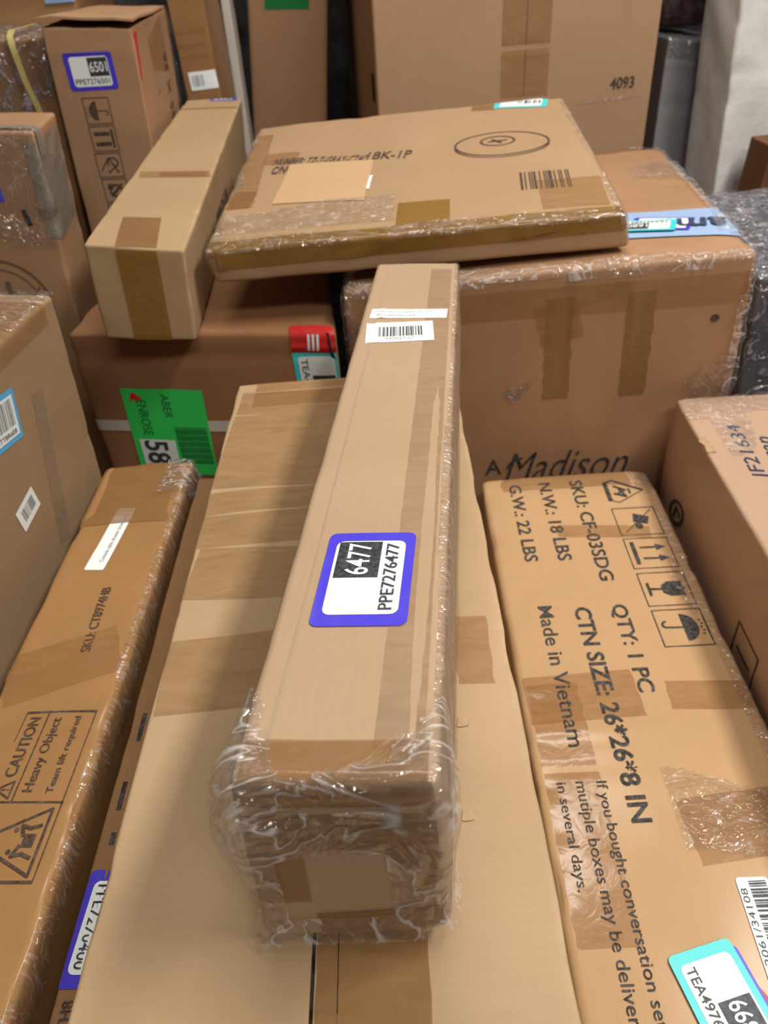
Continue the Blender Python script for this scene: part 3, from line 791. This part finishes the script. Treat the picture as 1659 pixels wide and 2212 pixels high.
ink(b, 'T', rel((0.3928, 0.4294), -12, 0.012, 0.0), 0.032, 0.015, -12, bars(8, 4), LBLACK, 'printed_text', lift=0.0014)
patch(b, 'T', (0.3372, 0.4246), 0.0333, 0.0285, -8, TAPE, 'packing_tape')
patch(b, 'T', (0.2413, 0.0475), 0.0594, 0.0741, -3, TAPEO, 'packing_tape', label='ochre tape square')
patch(b, 'T', (0.4085, 0.0712), 0.0712, 0.0855, -3, TAPEC, 'packing_tape')
patch(b, 'T', (0.0522, 0.2850), 0.0475, 0.0475, -5, TAPEC, 'packing_tape')
patch(b, 'T', (0.0209, 0.1425), 0.0285, 0.0570, -3, TAPE, 'packing_tape')
patch(b, 'T', (0.0171, 0.2565), 0.0323, 0.2850, 2, TAPEC, 'packing_tape', ragged=0.002)
wrap(b, [('N', 0.003, 0.016), ('N', 0.003, H), ('T', 0.003, 0.021)], [('N', W - 0.003, 0.021), ('N', W - 0.003, H), ('T', W - 0.003, 0.022)], TAPEO, 'packing_tape', n=24, m=70, wrinkle=0.0015, label='ochre tape along the near edge')
ink(b, 'N', (0.3531, 0.0227), 0.0797, 0.0057, 4, [[(0, 0.2), (0.9, 0.9), (1, 1), (0.6, 0.45)]], INKB, 'dark_stroke', lift=0.0014)  # thin dark slanting stroke on the near face
film(b, 'TN', lambda P: (P[:, 1] < 0.030 + 0.02 * nz(P * 16, 4.4)) & (P[:, 2] > H - 0.006), FILM, sp=0.005, base=0.0008, crinkle=0.0016, freq=60)
film(b, 'TRNL', lambda P: (P[:, 0] > W - 0.010 + 0.006 * nz(P * 30, 5.5)) | (P[:, 0] < 0.012 + 0.01 * nz(P * 30, 5.9)), FILM, sp=0.005, base=0.0008, crinkle=0.0016, freq=60)
film(b, 'T', lambda P: (P[:, 0] < 0.21) & (P[:, 1] < 0.115 + 0.02 * nz(P * 20, 1.9)) & (P[:, 1] > 0.03), FILM, sp=0.007, base=0.0008, crinkle=0.001, freq=30)

# ------------------------------------------------------------------ slim carton jutting forward, left of the flat one
K_SLIM = cardboard('kraft_slim', (182, 154, 120), stain=0.08, seed=7.2, flute=(0, 1), worn=0.9)
b = carton('slim', 'cardboard_carton', 'long narrow carton jutting out over the strapped carton, brown tape down its near end', K_SLIM,
           seed=7.2, r=0.0035, amp=0.0009, freq=30, dent=0.0016, sp=0.008)
W, L, H = b.D
patch(b, 'T', (0.0485, 0.0475), 0.042, 0.092, 3, TAPE, 'packing_tape', skew=-0.05, lift=0.0008)
patch(b, 'T', (0.0540, 0.2737), 0.090, 0.030, 10, TAPEC, 'packing_tape', lift=0.0008)  # darker band across a crease, drawn with two see-through brown sheets
patch(b, 'T', (0.0640, 0.2760), 0.060, 0.024, 10, TAPEC, 'packing_tape', lift=0.0012)
patch(b, 'T', (0.052, 0.690), 0.100, 0.005, 3, INKF, 'flap_gap', ny=2)
patch(b, 'N', (0.0540, 0.0520), 0.042, 0.101, 1, TAPEO, 'packing_tape', lift=0.0008, label='ochre tape down the near end')
s = patch(b, 'T', (0.0700, 0.765), 0.050, 0.022, 3, PURPLE, 'inventory_sticker', label='violet sticker at the far end')
text(b, 'T', (0.0700, 0.765), 0.034, 0.011, 3, '6497', WHITE, parent=s, bold=0.02)
text(b, 'R', (0.34, 0.046), 0.14, 0.023, 0, 'MADE IN', INKB)

# ------------------------------------------------------------------ strapped carton below it
K_ABER = cardboard('kraft_red', (166, 122, 88), stain=0.14, seed=8.4, flute=(0, 1), worn=0.7)
b = carton('strapped', 'cardboard_carton', 'brown carton with a green label and a white strap, behind the caution carton', K_ABER,
           seed=8.4, r=0.008, amp=0.0012, freq=28, dent=0.004, sp=0.010, creases=((-2, 2, 0.868, -0.0018, 0.003), (-2, 2, 0.876, 0.0012, 0.003)))
W, L, H = b.D
wrap(b, [('N', 0.0, 0.7580), ('N', W, 0.7600)], [('N', 0.0, 0.7740), ('N', W, 0.7760)], STRAP, 'packing_strap', n=60, m=3, lift=0.0010)
ang = -91.5
gc = (0.0865, 0.7560)
s = patch(b, 'N', gc, 0.128, 0.090, ang, GREEN, 'shipping_label', rc=0.0012, lift=0.0018, label='bright green shipping label')
text(b, 'N', (0.0900, 0.7960), 0.034, 0.0095, ang, 'ABER', DGREEN, parent=s, lift=0.0024)
text(b, 'N', (0.0620, 0.7790), 0.052, 0.0105, ang, 'ENROSE', DGREEN, parent=s, lift=0.0024)
ink(b, 'N', (0.0580, 0.8080), 0.016, 0.014, ang, [[(0, 0.3), (0.5, 1), (1, 0.5), (0.6, 0.35), (0.9, 0), (0.3, 0.1)]], RED, 'printed_logo', s, lift=0.0024)
patch(b, 'N', (0.0680, 0.718), 0.056, 0.041, ang, WHITE, 'white_panel', parent=s, lift=0.0024)
text(b, 'N', (0.0660, 0.727), 0.036, 0.027, ang, '58', LBLACK, parent=s, lift=0.0029, bold=0.02)
ink(b, 'N', (0.1105, 0.737), 0.036, 0.056, 180, [boxp(0, i / 18, 1, i / 18 + (0.035 if i % 3 else 0.022)) for i in range(18)], DGREEN, 'barcode', s, lift=0.0024)
wrap(b, [('N', 0.236, H - 0.028), ('N', 0.236, H), ('T', 0.236, 0.014)], [('N', 0.2825, H - 0.028), ('N', 0.2825, H), ('T', 0.2825, 0.014)], RED, 'paper_label', lift=0.0014, n=16, m=8, label='red label folded over the top edge')
for d in (0.018, 0.0225, 0.027):
    patch(b, 'N', (0.236 + d, H - 0.014), 0.0024, 0.020, -4, WHITE, 'printed_text', lift=0.0022, nx=2)
id_sticker(b, 'N', (0.2600, 0.8380), 0.0660, 0.0470, -88, TEAL, '66', 'TEA497', 'teal bordered sticker under the red label')
ink(b, 'N', (0.2745, 0.878), 0.007, 0.034, 0, [[(0.2, 1.0), (0.6, 0.95), (0.75, 0.3), (1.2, 0.0), (0.5, 0.1), (0.35, 0.6)]], SEAM, 'tear', lift=0.0026)

# ------------------------------------------------------------------ tall carton with the 6501 sticker
K_TALL = cardboard('kraft_tall', (180, 144, 114), stain=0.10, seed=9.5, flute=(0, 1), worn=0.8)
b = carton('tall', 'cardboard_carton', 'tall narrow carton with the 6501 sticker and a column of handling symbols', K_TALL,
           seed=9.5, r=0.003, amp=0.0009, freq=30, dent=0.003, sp=0.010, creases=((-2, 2, 1.150, -0.0016, 0.0018), (-2, 2, 1.144, 0.001, 0.0025)))
W, L, H = b.D
id_sticker(b, 'N', (0.0572, 1.1200), 0.0694, 0.0480, 3, PURPLE, '6501', 'PPE7276501', 'violet bordered sticker reading 6501')
for c, sh in (((0.0551, 1.0690), UMBRELLA), ((0.0559, 1.0312), [boxp(0.14, 0.12, 0.86, 0.2), boxp(0.22, 0.25, 0.36, 0.85), boxp(0.62, 0.25, 0.76, 0.85)]), ((0.0558, 0.9934), HOOK), ((0.0577, 0.9558), WHEEL), ((0.0585, 0.9180), GLASS)):
    icon(b, 'N', c, 0.0355, 0.0390, 92, sh, INKB, 0.03)
patch(b, 'N', (0.0970, 0.9600), 0.020, 0.022, -35, WHITE, 'paper_label', label='white label corner')
ink(b, 'R', (0.017, 1.137), 0.022, 0.060, 0, [[(0, 1), (1, 1), (0.75, 0.7), (0.35, 0.1), (0.0, 0.0)]], RED, 'printed_mark', label='red print on the side')
text(b, 'R', (0.20, 1.07), 0.10, 0.03, 90, '55 X 36', INKB)
patch(b, 'R', (0.16, 1.12), 0.12, 0.08, 10, TAPEC, 'packing_tape')
film(b, 'RT', lambda P: (P[:, 1] > L - 0.02 + 0.01 * nz(P * 30, 5.2)) & (P[:, 2] > H - 0.35), FILM, sp=0.008, base=0.002, crinkle=0.004)
# loose top flap, lifted a little at the front
fv, fF = [], []
for j in range(9):
    for i in range(7):
        t = j / 8
        fv.append(b.surf(b.raw('T', [(0.001 + (W - 0.002) * i / 6, 0.001 + (L - 0.01) * t)]), 0.002 + 0.0105 * (1 - t) ** 2 + 0.001 * math.sin(i * 1.3))[0])
fv = np.array(fv); n0 = len(fv)
fv = np.concatenate([fv, fv + np.array([0, 0, 0.003])])
for j in range(8):
    for i in range(6):
        a = j * 7 + i
        fF += [(a + n0, a + 1 + n0, a + 8 + n0, a + 7 + n0), (a, a + 7, a + 8, a + 1)]
for i in range(6):
    fF.append((i, i + 1, i + 1 + n0, i + n0)); k = 56 + i; fF.append((k + 1, k, k + n0, k + 1 + n0))
for j in range(8):
    a = j * 7; fF.append((a + 7, a, a + n0, a + 7 + n0)); a += 6; fF.append((a, a + 7, a + 7 + n0, a + n0))
UVf = np.array([[fv[i][0], fv[i][1]] for f in fF for i in f])
mesh_obj('top_flap', fv, fF, K_TALL, b.root, UVf, np.zeros(len(fv)), smooth=False)
ink(b, 'T', (W / 2, 0.004), W * 0.92, 0.006, 0, [boxp(0, 0, 1, 1)], SEAM, 'flap_gap', lift=0.0006)

# ------------------------------------------------------------------ carton with grey tape, left edge
K_TAPED = cardboard('kraft_taped', (176, 140, 108), stain=0.14, seed=10.6, flute=(0, 1), worn=0.6)
b = carton('taped', 'cardboard_carton', 'upright carton at the left edge with greyish tape over its top right corner', K_TAPED,
           seed=10.6, r=0.005, amp=0.0013, freq=26, dent=0.004, sp=0.011)
W, L, H = b.D
wrap(b, [('N', W - 0.016, H - 0.012), ('N', W, H - 0.012), ('R', 0.055, H - 0.012), ('R', 0.112, H - 0.012)], [('N', W - 0.012, 0.995), ('N', W, 0.992), ('R', 0.05, 0.990), ('R', 0.105, 0.996)],
     TAPEG, 'packing_tape', n=30, m=30, wrinkle=0.002, label='greyish tape over the right edge')
wrap(b, [('T', W - 0.045, 0.03), ('T', W, 0.03), ('R', 0.03, H - 0.03)], [('T', W - 0.045, 0.005), ('T', W, 0.005), ('R', 0.004, H - 0.03)], TAPEG, 'packing_tape', n=20, m=8, wrinkle=0.003, lift=0.002)
patch(b, 'N', (0.262, 1.0467), 0.050, 0.022, 3, PURPLE, 'inventory_sticker', label='corner of a violet sticker')
ink(b, 'N', (0.2511, 0.905), 0.125, 0.125, 0, stroke(arc(0.5, 0.5, 0.49, 0.49, 0, 360, 40), 0.022) + stroke(arc(0.5, 0.5, 0.40, 0.40, 0, 360, 36), 0.012)
    + stroke([(0.45, 0.2), (0.40, 0.75)], 0.05) + stroke([(0.58, 0.2), (0.60, 0.75)], 0.05) + stroke([(0.78, 0.5), (0.90, 0.70)], 0.02), INKF, 'printed_symbol')
ink(b, 'N', (0.3084, 1.0187), 0.006, 0.020, 12, [boxp(0, 0, 1, 1)], SEAM, 'hand_hole')
ink(b, 'T', (W - 0.06, 0.012), 0.09, 0.008, 0, [[(0, 0.2), (0.6, 0.9), (1, 0.6), (0.95, 0.1), (0.4, 0.3), (0, 0)]], SEAM, 'flap_gap')
film(b, 'NT', lambda P: (P[:, 0] > 0.10) & (P[:, 2] > H - 0.145 + 0.02 * nz(P * 22, 8.8)) & (P[:, 1] < 0.01), FILM, sp=0.006, base=0.0012, crinkle=0.003, freq=42)

# ------------------------------------------------------------------ big carton at the left with a blue label
K_SIDE = cardboard('kraft_side', (166, 140, 110), stain=0.10, seed=11.7, flute=(0, 1), worn=0.5)
b = carton('side', 'cardboard_carton', 'big upright carton at the left edge with a blue barcode label on its side', K_SIDE,
           seed=11.7, r=0.004, amp=0.0010, freq=26, dent=0.003, sp=0.010)
W, L, H = b.D
s = patch(b, 'R', (0.4422, 0.9600), 0.066, 0.046, -8, BLUE, 'shipping_label', rc=0.002, label='blue bordered barcode label')
patch(b, 'R', (0.4422, 0.9600), 0.058, 0.036, -8, WHITE, 'white_panel', parent=s, lift=0.0008)
ink(b, 'R', (0.4422, 0.9640), 0.052, 0.024, -8, bars(24, 6), GREYTXT, 'barcode', s, lift=0.0011)
text(b, 'R', (0.4422, 0.9460), 0.046, 0.0055, -8, 'XMJ7ETTBR6EB', LBLACK, parent=s, lift=0.0012)
s = patch(b, 'R', (0.4428, 0.8720), 0.034, 0.025, 11, WHITE, 'paper_label', label='small white label')
ink(b, 'R', (0.4435, 0.8730), 0.022, 0.013, 11, bars(14, 9), GREYTXT, 'barcode', s, lift=0.0008)
patch(b, 'R', (0.4971, 0.8777), 0.021, 0.157, -11, tape_mat('pale_tape', (176, 152, 126), 0.55, 0.35), 'packing_tape', ragged=0.002, ny=24)
wrap(b, [('T', W - 0.12, L - 0.16), ('T', W, L - 0.16), ('R', L - 0.16, H - 0.02)], [('T', W - 0.12, L - 0.02), ('T', W, L - 0.02), ('R', L - 0.02, H - 0.02)], TAPEC, 'packing_tape', wrinkle=0.002)
film(b, 'TF', lambda P: (P[:, 1] > L - 0.09 + 0.03 * nz(P * 22, 2.9)) & (P[:, 2] > H - 0.03), FILM, sp=0.006, base=0.002, crinkle=0.005)

# ------------------------------------------------------------------ long carton with the caution print, lower left
K_CAU = cardboard('kraft_caution', (170, 130, 84), stain=0.20, seed=12.8, flute=(0, 1), worn=0.5, film=0.3)
b = carton('caution', 'cardboard_carton', 'long brown carton printed CAUTION Heavy Object, lower left beside the wide carton', K_CAU,
           seed=12.8, r=0.006, amp=0.0014, freq=30, dent=0.004, sp=0.008)
W, L, H = b.D
s = patch(b, 'T', (0.0410, 0.5482), 0.0863, 0.0190, 85, WHITE, 'paper_label', rc=0.002, label='narrow white label')
text(b, 'T', (0.0440, 0.5482), 0.066, 0.0042, 85, 'Console table drawer brown unit', GREYTXT, parent=s, lift=0.0010)
text(b, 'T', (0.0586, 0.4464), 0.0703, 0.0085, 91.8, 'SKU: CT8974HB', INKB, bold=0.008)
cc = (0.0590, 0.2930)
ink(b, 'T', cc, 0.125, 0.0545, 88.5, outline(0.014) + [boxp(0.42, 0.0, 0.432, 1.0), boxp(0.43, 0.655, 1.0, 0.675)], INKB, 'printed_frame')
text(b, 'T', rel(cc, 88.5, 0.0330, 0.0180), 0.048, 0.0088, 88.5, 'CAUTION', INKB, bold=0.012)
ink(b, 'T', rel(cc, 88.5, -0.0005, 0.0180), 0.014, 0.0125, 88.5, stroke([(0.06, 0.06), (0.94, 0.06), (0.5, 0.94)], 0.09, True) + [boxp(0.46, 0.38, 0.54, 0.66), boxp(0.46, 0.2, 0.54, 0.3)], INKB, 'warning_symbol')
text(b, 'T', rel(cc, 88.5, 0.0270, 0.0000), 0.058, 0.0095, 88.5, 'Heavy Object', INKB, bold=0.008)
text(b, 'T', rel(cc, 88.5, 0.0270, -0.0155), 0.060, 0.0065, 88.5, 'Team lift required', INKB, bold=0.008)
fig = stroke([(0.04, 0.05), (0.96, 0.05), (0.5, 0.95)], 0.04, True)
fig += [boxp(0.42, 0.14, 0.60, 0.30)] + stroke([(0.28, 0.12), (0.33, 0.25), (0.30, 0.38), (0.44, 0.32)], 0.05) + stroke([(0.72, 0.12), (0.68, 0.25), (0.72, 0.38), (0.58, 0.32)], 0.05)
fig += [arc(0.36, 0.44, 0.035, 0.035, 0, 360, 10)[:-1], arc(0.66, 0.44, 0.035, 0.035, 0, 360, 10)[:-1]]
ink(b, 'T', rel(cc, 88.5, -0.036, 0.0), 0.048, 0.049, 88.5, fig, INKB, 'warning_symbol')
patch(b, 'T', (0.020, 0.155), 0.02, 0.03, 90, PURPLE, 'inventory_sticker', rc=0.002, label='corner of a violet sticker')
wrap(b, [('F', W, H - 0.08), ('F', W, H), ('T', 0, L - 0.10)], [('F', 0, H - 0.08), ('F', 0, H), ('T', W, L - 0.10)], TAPE, 'packing_tape', wrinkle=0.001)
patch(b, 'T', (0.045, 0.40), 0.09, 0.05, 20, TAPEC, 'packing_tape', ragged=0.002)
film(b, 'TR', lambda P: (P[:, 0] > W - 0.007 + 0.006 * nz(P * 28, 6.2)) & (P[:, 2] > H - 0.03 + 0.015 * nz(P * 20, 1.2)), FILM, sp=0.004, base=0.0006, crinkle=0.0016, freq=55, label='torn clear film along the right edge')
film(b, 'TRF', lambda P: (P[:, 1] > L - 0.05 + 0.02 * nz(P * 28, 3.2)) & (P[:, 0] > W - 0.03) & (P[:, 2] > H - 0.08), FILMH, sp=0.004, base=0.0015, crinkle=0.004, freq=60)

# ------------------------------------------------------------------ narrow carton squeezed in between
K_STRIP = cardboard('kraft_strip', (156, 120, 84), stain=0.15, seed=13.3, flute=(0, 1), worn=0.5)
b = carton('strip', 'cardboard_carton', 'narrow upright carton squeezed between the caution carton and the wide carton', K_STRIP,
           seed=13.3, r=0.003, amp=0.0009, freq=30, dent=0.002, sp=0.010, creases=((3, 0, 0.012, -0.001, 0.0015),))
id_sticker(b, 'T', (0.0225, 0.1725), 0.0650, 0.0450, -93, PURPLE, '0400', 'PPE7270400', 'half hidden violet bordered sticker')
for c, l_ in (((0.0095, 0.3092), 0.0235), ((0.0085, 0.2552), 0.0200), ((0.0098, 0.2255), 0.008)):
    ink(b, 'T', c, 0.0032, l_, 0, [boxp(0, 0, 1, 1)], INK, 'printed_mark')
text(b, 'T', (0.0095, 0.118), 0.034, 0.007, 92, 'SKU: ZH8', INKB, bold=0.01)

# ------------------------------------------------------------------ cartons standing at the back
K_BIG = cardboard('kraft_big', (184, 150, 120), stain=0.08, seed=14.1, flute=(0, 1), worn=0.8)
b = carton('big', 'cardboard_carton', 'tall broad carton printed 4093 standing behind the flat carton', K_BIG,
           seed=14.1, r=0.005, amp=0.0012, freq=20, dent=0.006, sp=0.014, creases=((-2, 2, 1.075, -0.003, 0.004), (-2, 2, 1.068, 0.0015, 0.005)))
W, L, H = b.D
text(b, 'N', (0.4400, 1.0100), 0.0438, 0.0185, 0, '4093', INK, bold=0.015)
patch(b, 'N', (0.2619, 1.30), 0.085, 0.60, 0, TAPEC, 'packing_tape', lift=0.0008, ny=80)
patch(b, 'N', (0.262, 1.30), 0.0014, 0.60, 0, SEAM, 'flap_gap', nx=2, ny=80)
patch(b, 'N', (0.42, 0.985), 0.12, 0.006, 2, FILMH, 'plastic_film', lift=0.002, label='shiny crease of clear tape')
ink(b, 'L', (0.965, 1.025), 0.05, 0.045, 0, [boxp(0, 0, 1, 1)], SEAM, 'hand_hole')

K_NARROW = cardboard('kraft_narrow', (190, 152, 120), stain=0.06, seed=15.2, flute=(0, 1), worn=0.4)
b = carton('narrow', 'cardboard_carton', 'tall narrow plain carton with a green label at its top, left of the 4093 carton', K_NARROW,
           seed=15.2, r=0.012, amp=0.0010, freq=20, dent=0.002, sp=0.014, creases=((-2, 2, 1.075, -0.002, 0.003),))
patch(b, 'N', (0.089, 1.1820), 0.098, 0.090, -3, plain('deep_green_label', (22, 132, 70), 0.45, 0.06, 80, 0.4), 'shipping_label', label='deep green label')

K_PANEL = cardboard('kraft_panel', (158, 120, 80), stain=0.2, seed=16.4, flute=(0, 1), worn=0.4, film=0.2)
b = carton('panel', 'cardboard_carton', 'tall thin brown carton with a white label, beyond the far end of the jutting carton', K_PANEL,
           seed=16.4, r=0.003, amp=0.0010, freq=26, dent=0.002, sp=0.012)
s = patch(b, 'N', (0.0376, 1.0529), 0.0515, 0.0300, 2, WHITE, 'paper_label', label='white label')
ink(b, 'N', (0.0275, 1.0529), 0.021, 0.018, 2, bars(9, 2), GREYTXT, 'barcode', s, lift=0.001)
for z in (1.092, 1.11, 1.13):
    patch(b, 'N', (0.028, z), 0.054, 0.006, 3, TAPEC, 'packing_tape')
patch(b, 'N', (0.014, 1.225), 0.03, 0.03, 0, WHITE, 'paper_label')

FOAM = plain('white_board', (206, 200, 190), 0.7, 0.12, 40, 0.3, bump=0.15)
b = carton('board_white', 'white_board', 'thin pale board on edge beside the tall thin brown carton', FOAM, category='board', seed=17.0, r=0.003, amp=0.0008, freq=20, dent=0.001, sp=0.02)
b.body.name = 'board_panel'

K_BL = cardboard('kraft_backleft', (172, 132, 94), stain=0.12, seed=18.0, flute=(0, 1), worn=0.4)
b = carton('backleft', 'cardboard_carton', 'carton in the top left corner of the photo with a blue label', K_BL,
           seed=18.0, r=0.004, amp=0.0012, freq=22, dent=0.003, sp=0.014, creases=((-2, 2, 1.178, -0.003, 0.003),))
patch(b, 'N', (0.2350, 1.208), 0.062, 0.050, 0, PALEBLUE, 'paper_label', label='pale blue label')
text(b, 'N', (0.2400, 1.205), 0.022, 0.018, 0, 'a', NAVY, bold=0.02)
text(b, 'N', (0.150, 1.215), 0.07, 0.022, 0, 'LW4', INKB, bold=0.02)

K_FL = cardboard('kraft_filmleft', (166, 126, 90), stain=0.12, seed=19.0, flute=(0, 1), worn=0.4)
b = carton('filmleft', 'cardboard_carton', 'film wrapped carton with a yellow strap, left of the 6501 carton', K_FL,
           seed=19.0, r=0.005, amp=0.0018, freq=26, dent=0.005, sp=0.010)
W, L, H = b.D
film(b, 'TNR', lambda P: (P[:, 2] > H - 0.085 - 0.5 * (W - P[:, 0]) * 0.25 + 0.02 * nz(P * 22, 2.5)), FILMD, sp=0.006, base=0.0012, crinkle=0.004, freq=45, label='creased greyish film')
wrap(b, [('T', 0.118, 0.12), ('T', 0.118, 0), ('N', 0.125, H - 0.055), ('N', 0.142, H - 0.12)], [('T', 0.127, 0.12), ('T', 0.127, 0), ('N', 0.134, H - 0.055), ('N', 0.151, H - 0.12)], YSTRAP, 'packing_strap', n=24, m=2, lift=0.010)

GREYB = plain('grey_carton_face', (158, 156, 162), 0.55, 0.15, 30, 0.35, bump=0.2)
b = carton('grey', 'grey_carton', 'grey carton standing right of the 4093 carton', GREYB, seed=20.0, r=0.004, amp=0.0012, freq=20, dent=0.003, sp=0.012,
           creases=((-2, 2, 0.942, -0.002, 0.0025), (-2, 2, 0.936, 0.0012, 0.003), (-2, 2, 1.013, 0.002, 0.003)))
b.body.name = 'carton_body'
W, L, H = b.D
film(b, 'NT', lambda P: (P[:, 2] > H - 0.04), FILMD, sp=0.008, base=0.0012, crinkle=0.003, freq=35)

PAPER = plain('crumpled_white_wrap', (234, 234, 232), 0.55, 0.10, 26, 0.35, bump=0.5)
b = carton('white', 'white_carton', 'tall white crumpled carton at the right edge, beside the grey carton', PAPER, seed=21.0, r=0.006, amp=0.0035, freq=40, dent=0.006, sp=0.009,
           creases=((-2, 2, 1.02, -0.002, 0.003),))
W, L, H = b.D

K_DARK = cardboard('kraft_dark', (120, 84, 58), stain=0.2, seed=22.0, flute=(0, 1), worn=0.5)
b = carton('dark', 'cardboard_carton', 'dark brown carton at the right edge in front of the white carton', K_DARK, seed=22.0, r=0.003, amp=0.001, freq=20, dent=0.002, sp=0.014)

GREYW = plain('grey_wrapped_face', (88, 86, 96), 0.5, 0.2, 24, 0.4, bump=0.3)
b = carton('greyfilm', 'wrapped_carton', 'grey film wrapped carton right of the big wide carton', GREYW, seed=23.0, r=0.006, amp=0.003, freq=30, dent=0.005, sp=0.012)
W, L, H = b.D
film(b, 'TNL', lambda P: (P[:, 2] > H - 0.3), FILMD, sp=0.009, base=0.0012, crinkle=0.004, freq=40)

# dark red wrapped bundle behind the grey carton
MAROON = plain('maroon_wrap', (70, 32, 34), 0.5, 0.4, 60, 0.4, bump=0.6)
CORNERS['bundle'] = [[0.60, 1.66, 1.068], [0.70, 1.66, 1.064], [0.60, 1.82, 1.068], [0.70, 1.82, 1.064], [0.61, 1.66, 1.16], [0.69, 1.66, 1.16], [0.61, 1.82, 1.16], [0.69, 1.82, 1.16]]
b = carton('bundle', 'wrapped_bundle', 'dark red wrapped bundle lying on the grey carton', MAROON, category='bundle', seed=24.0, r=0.018, amp=0.004, freq=60, dent=0.004, sp=0.008)
b.body.name = 'bundle_wrap'
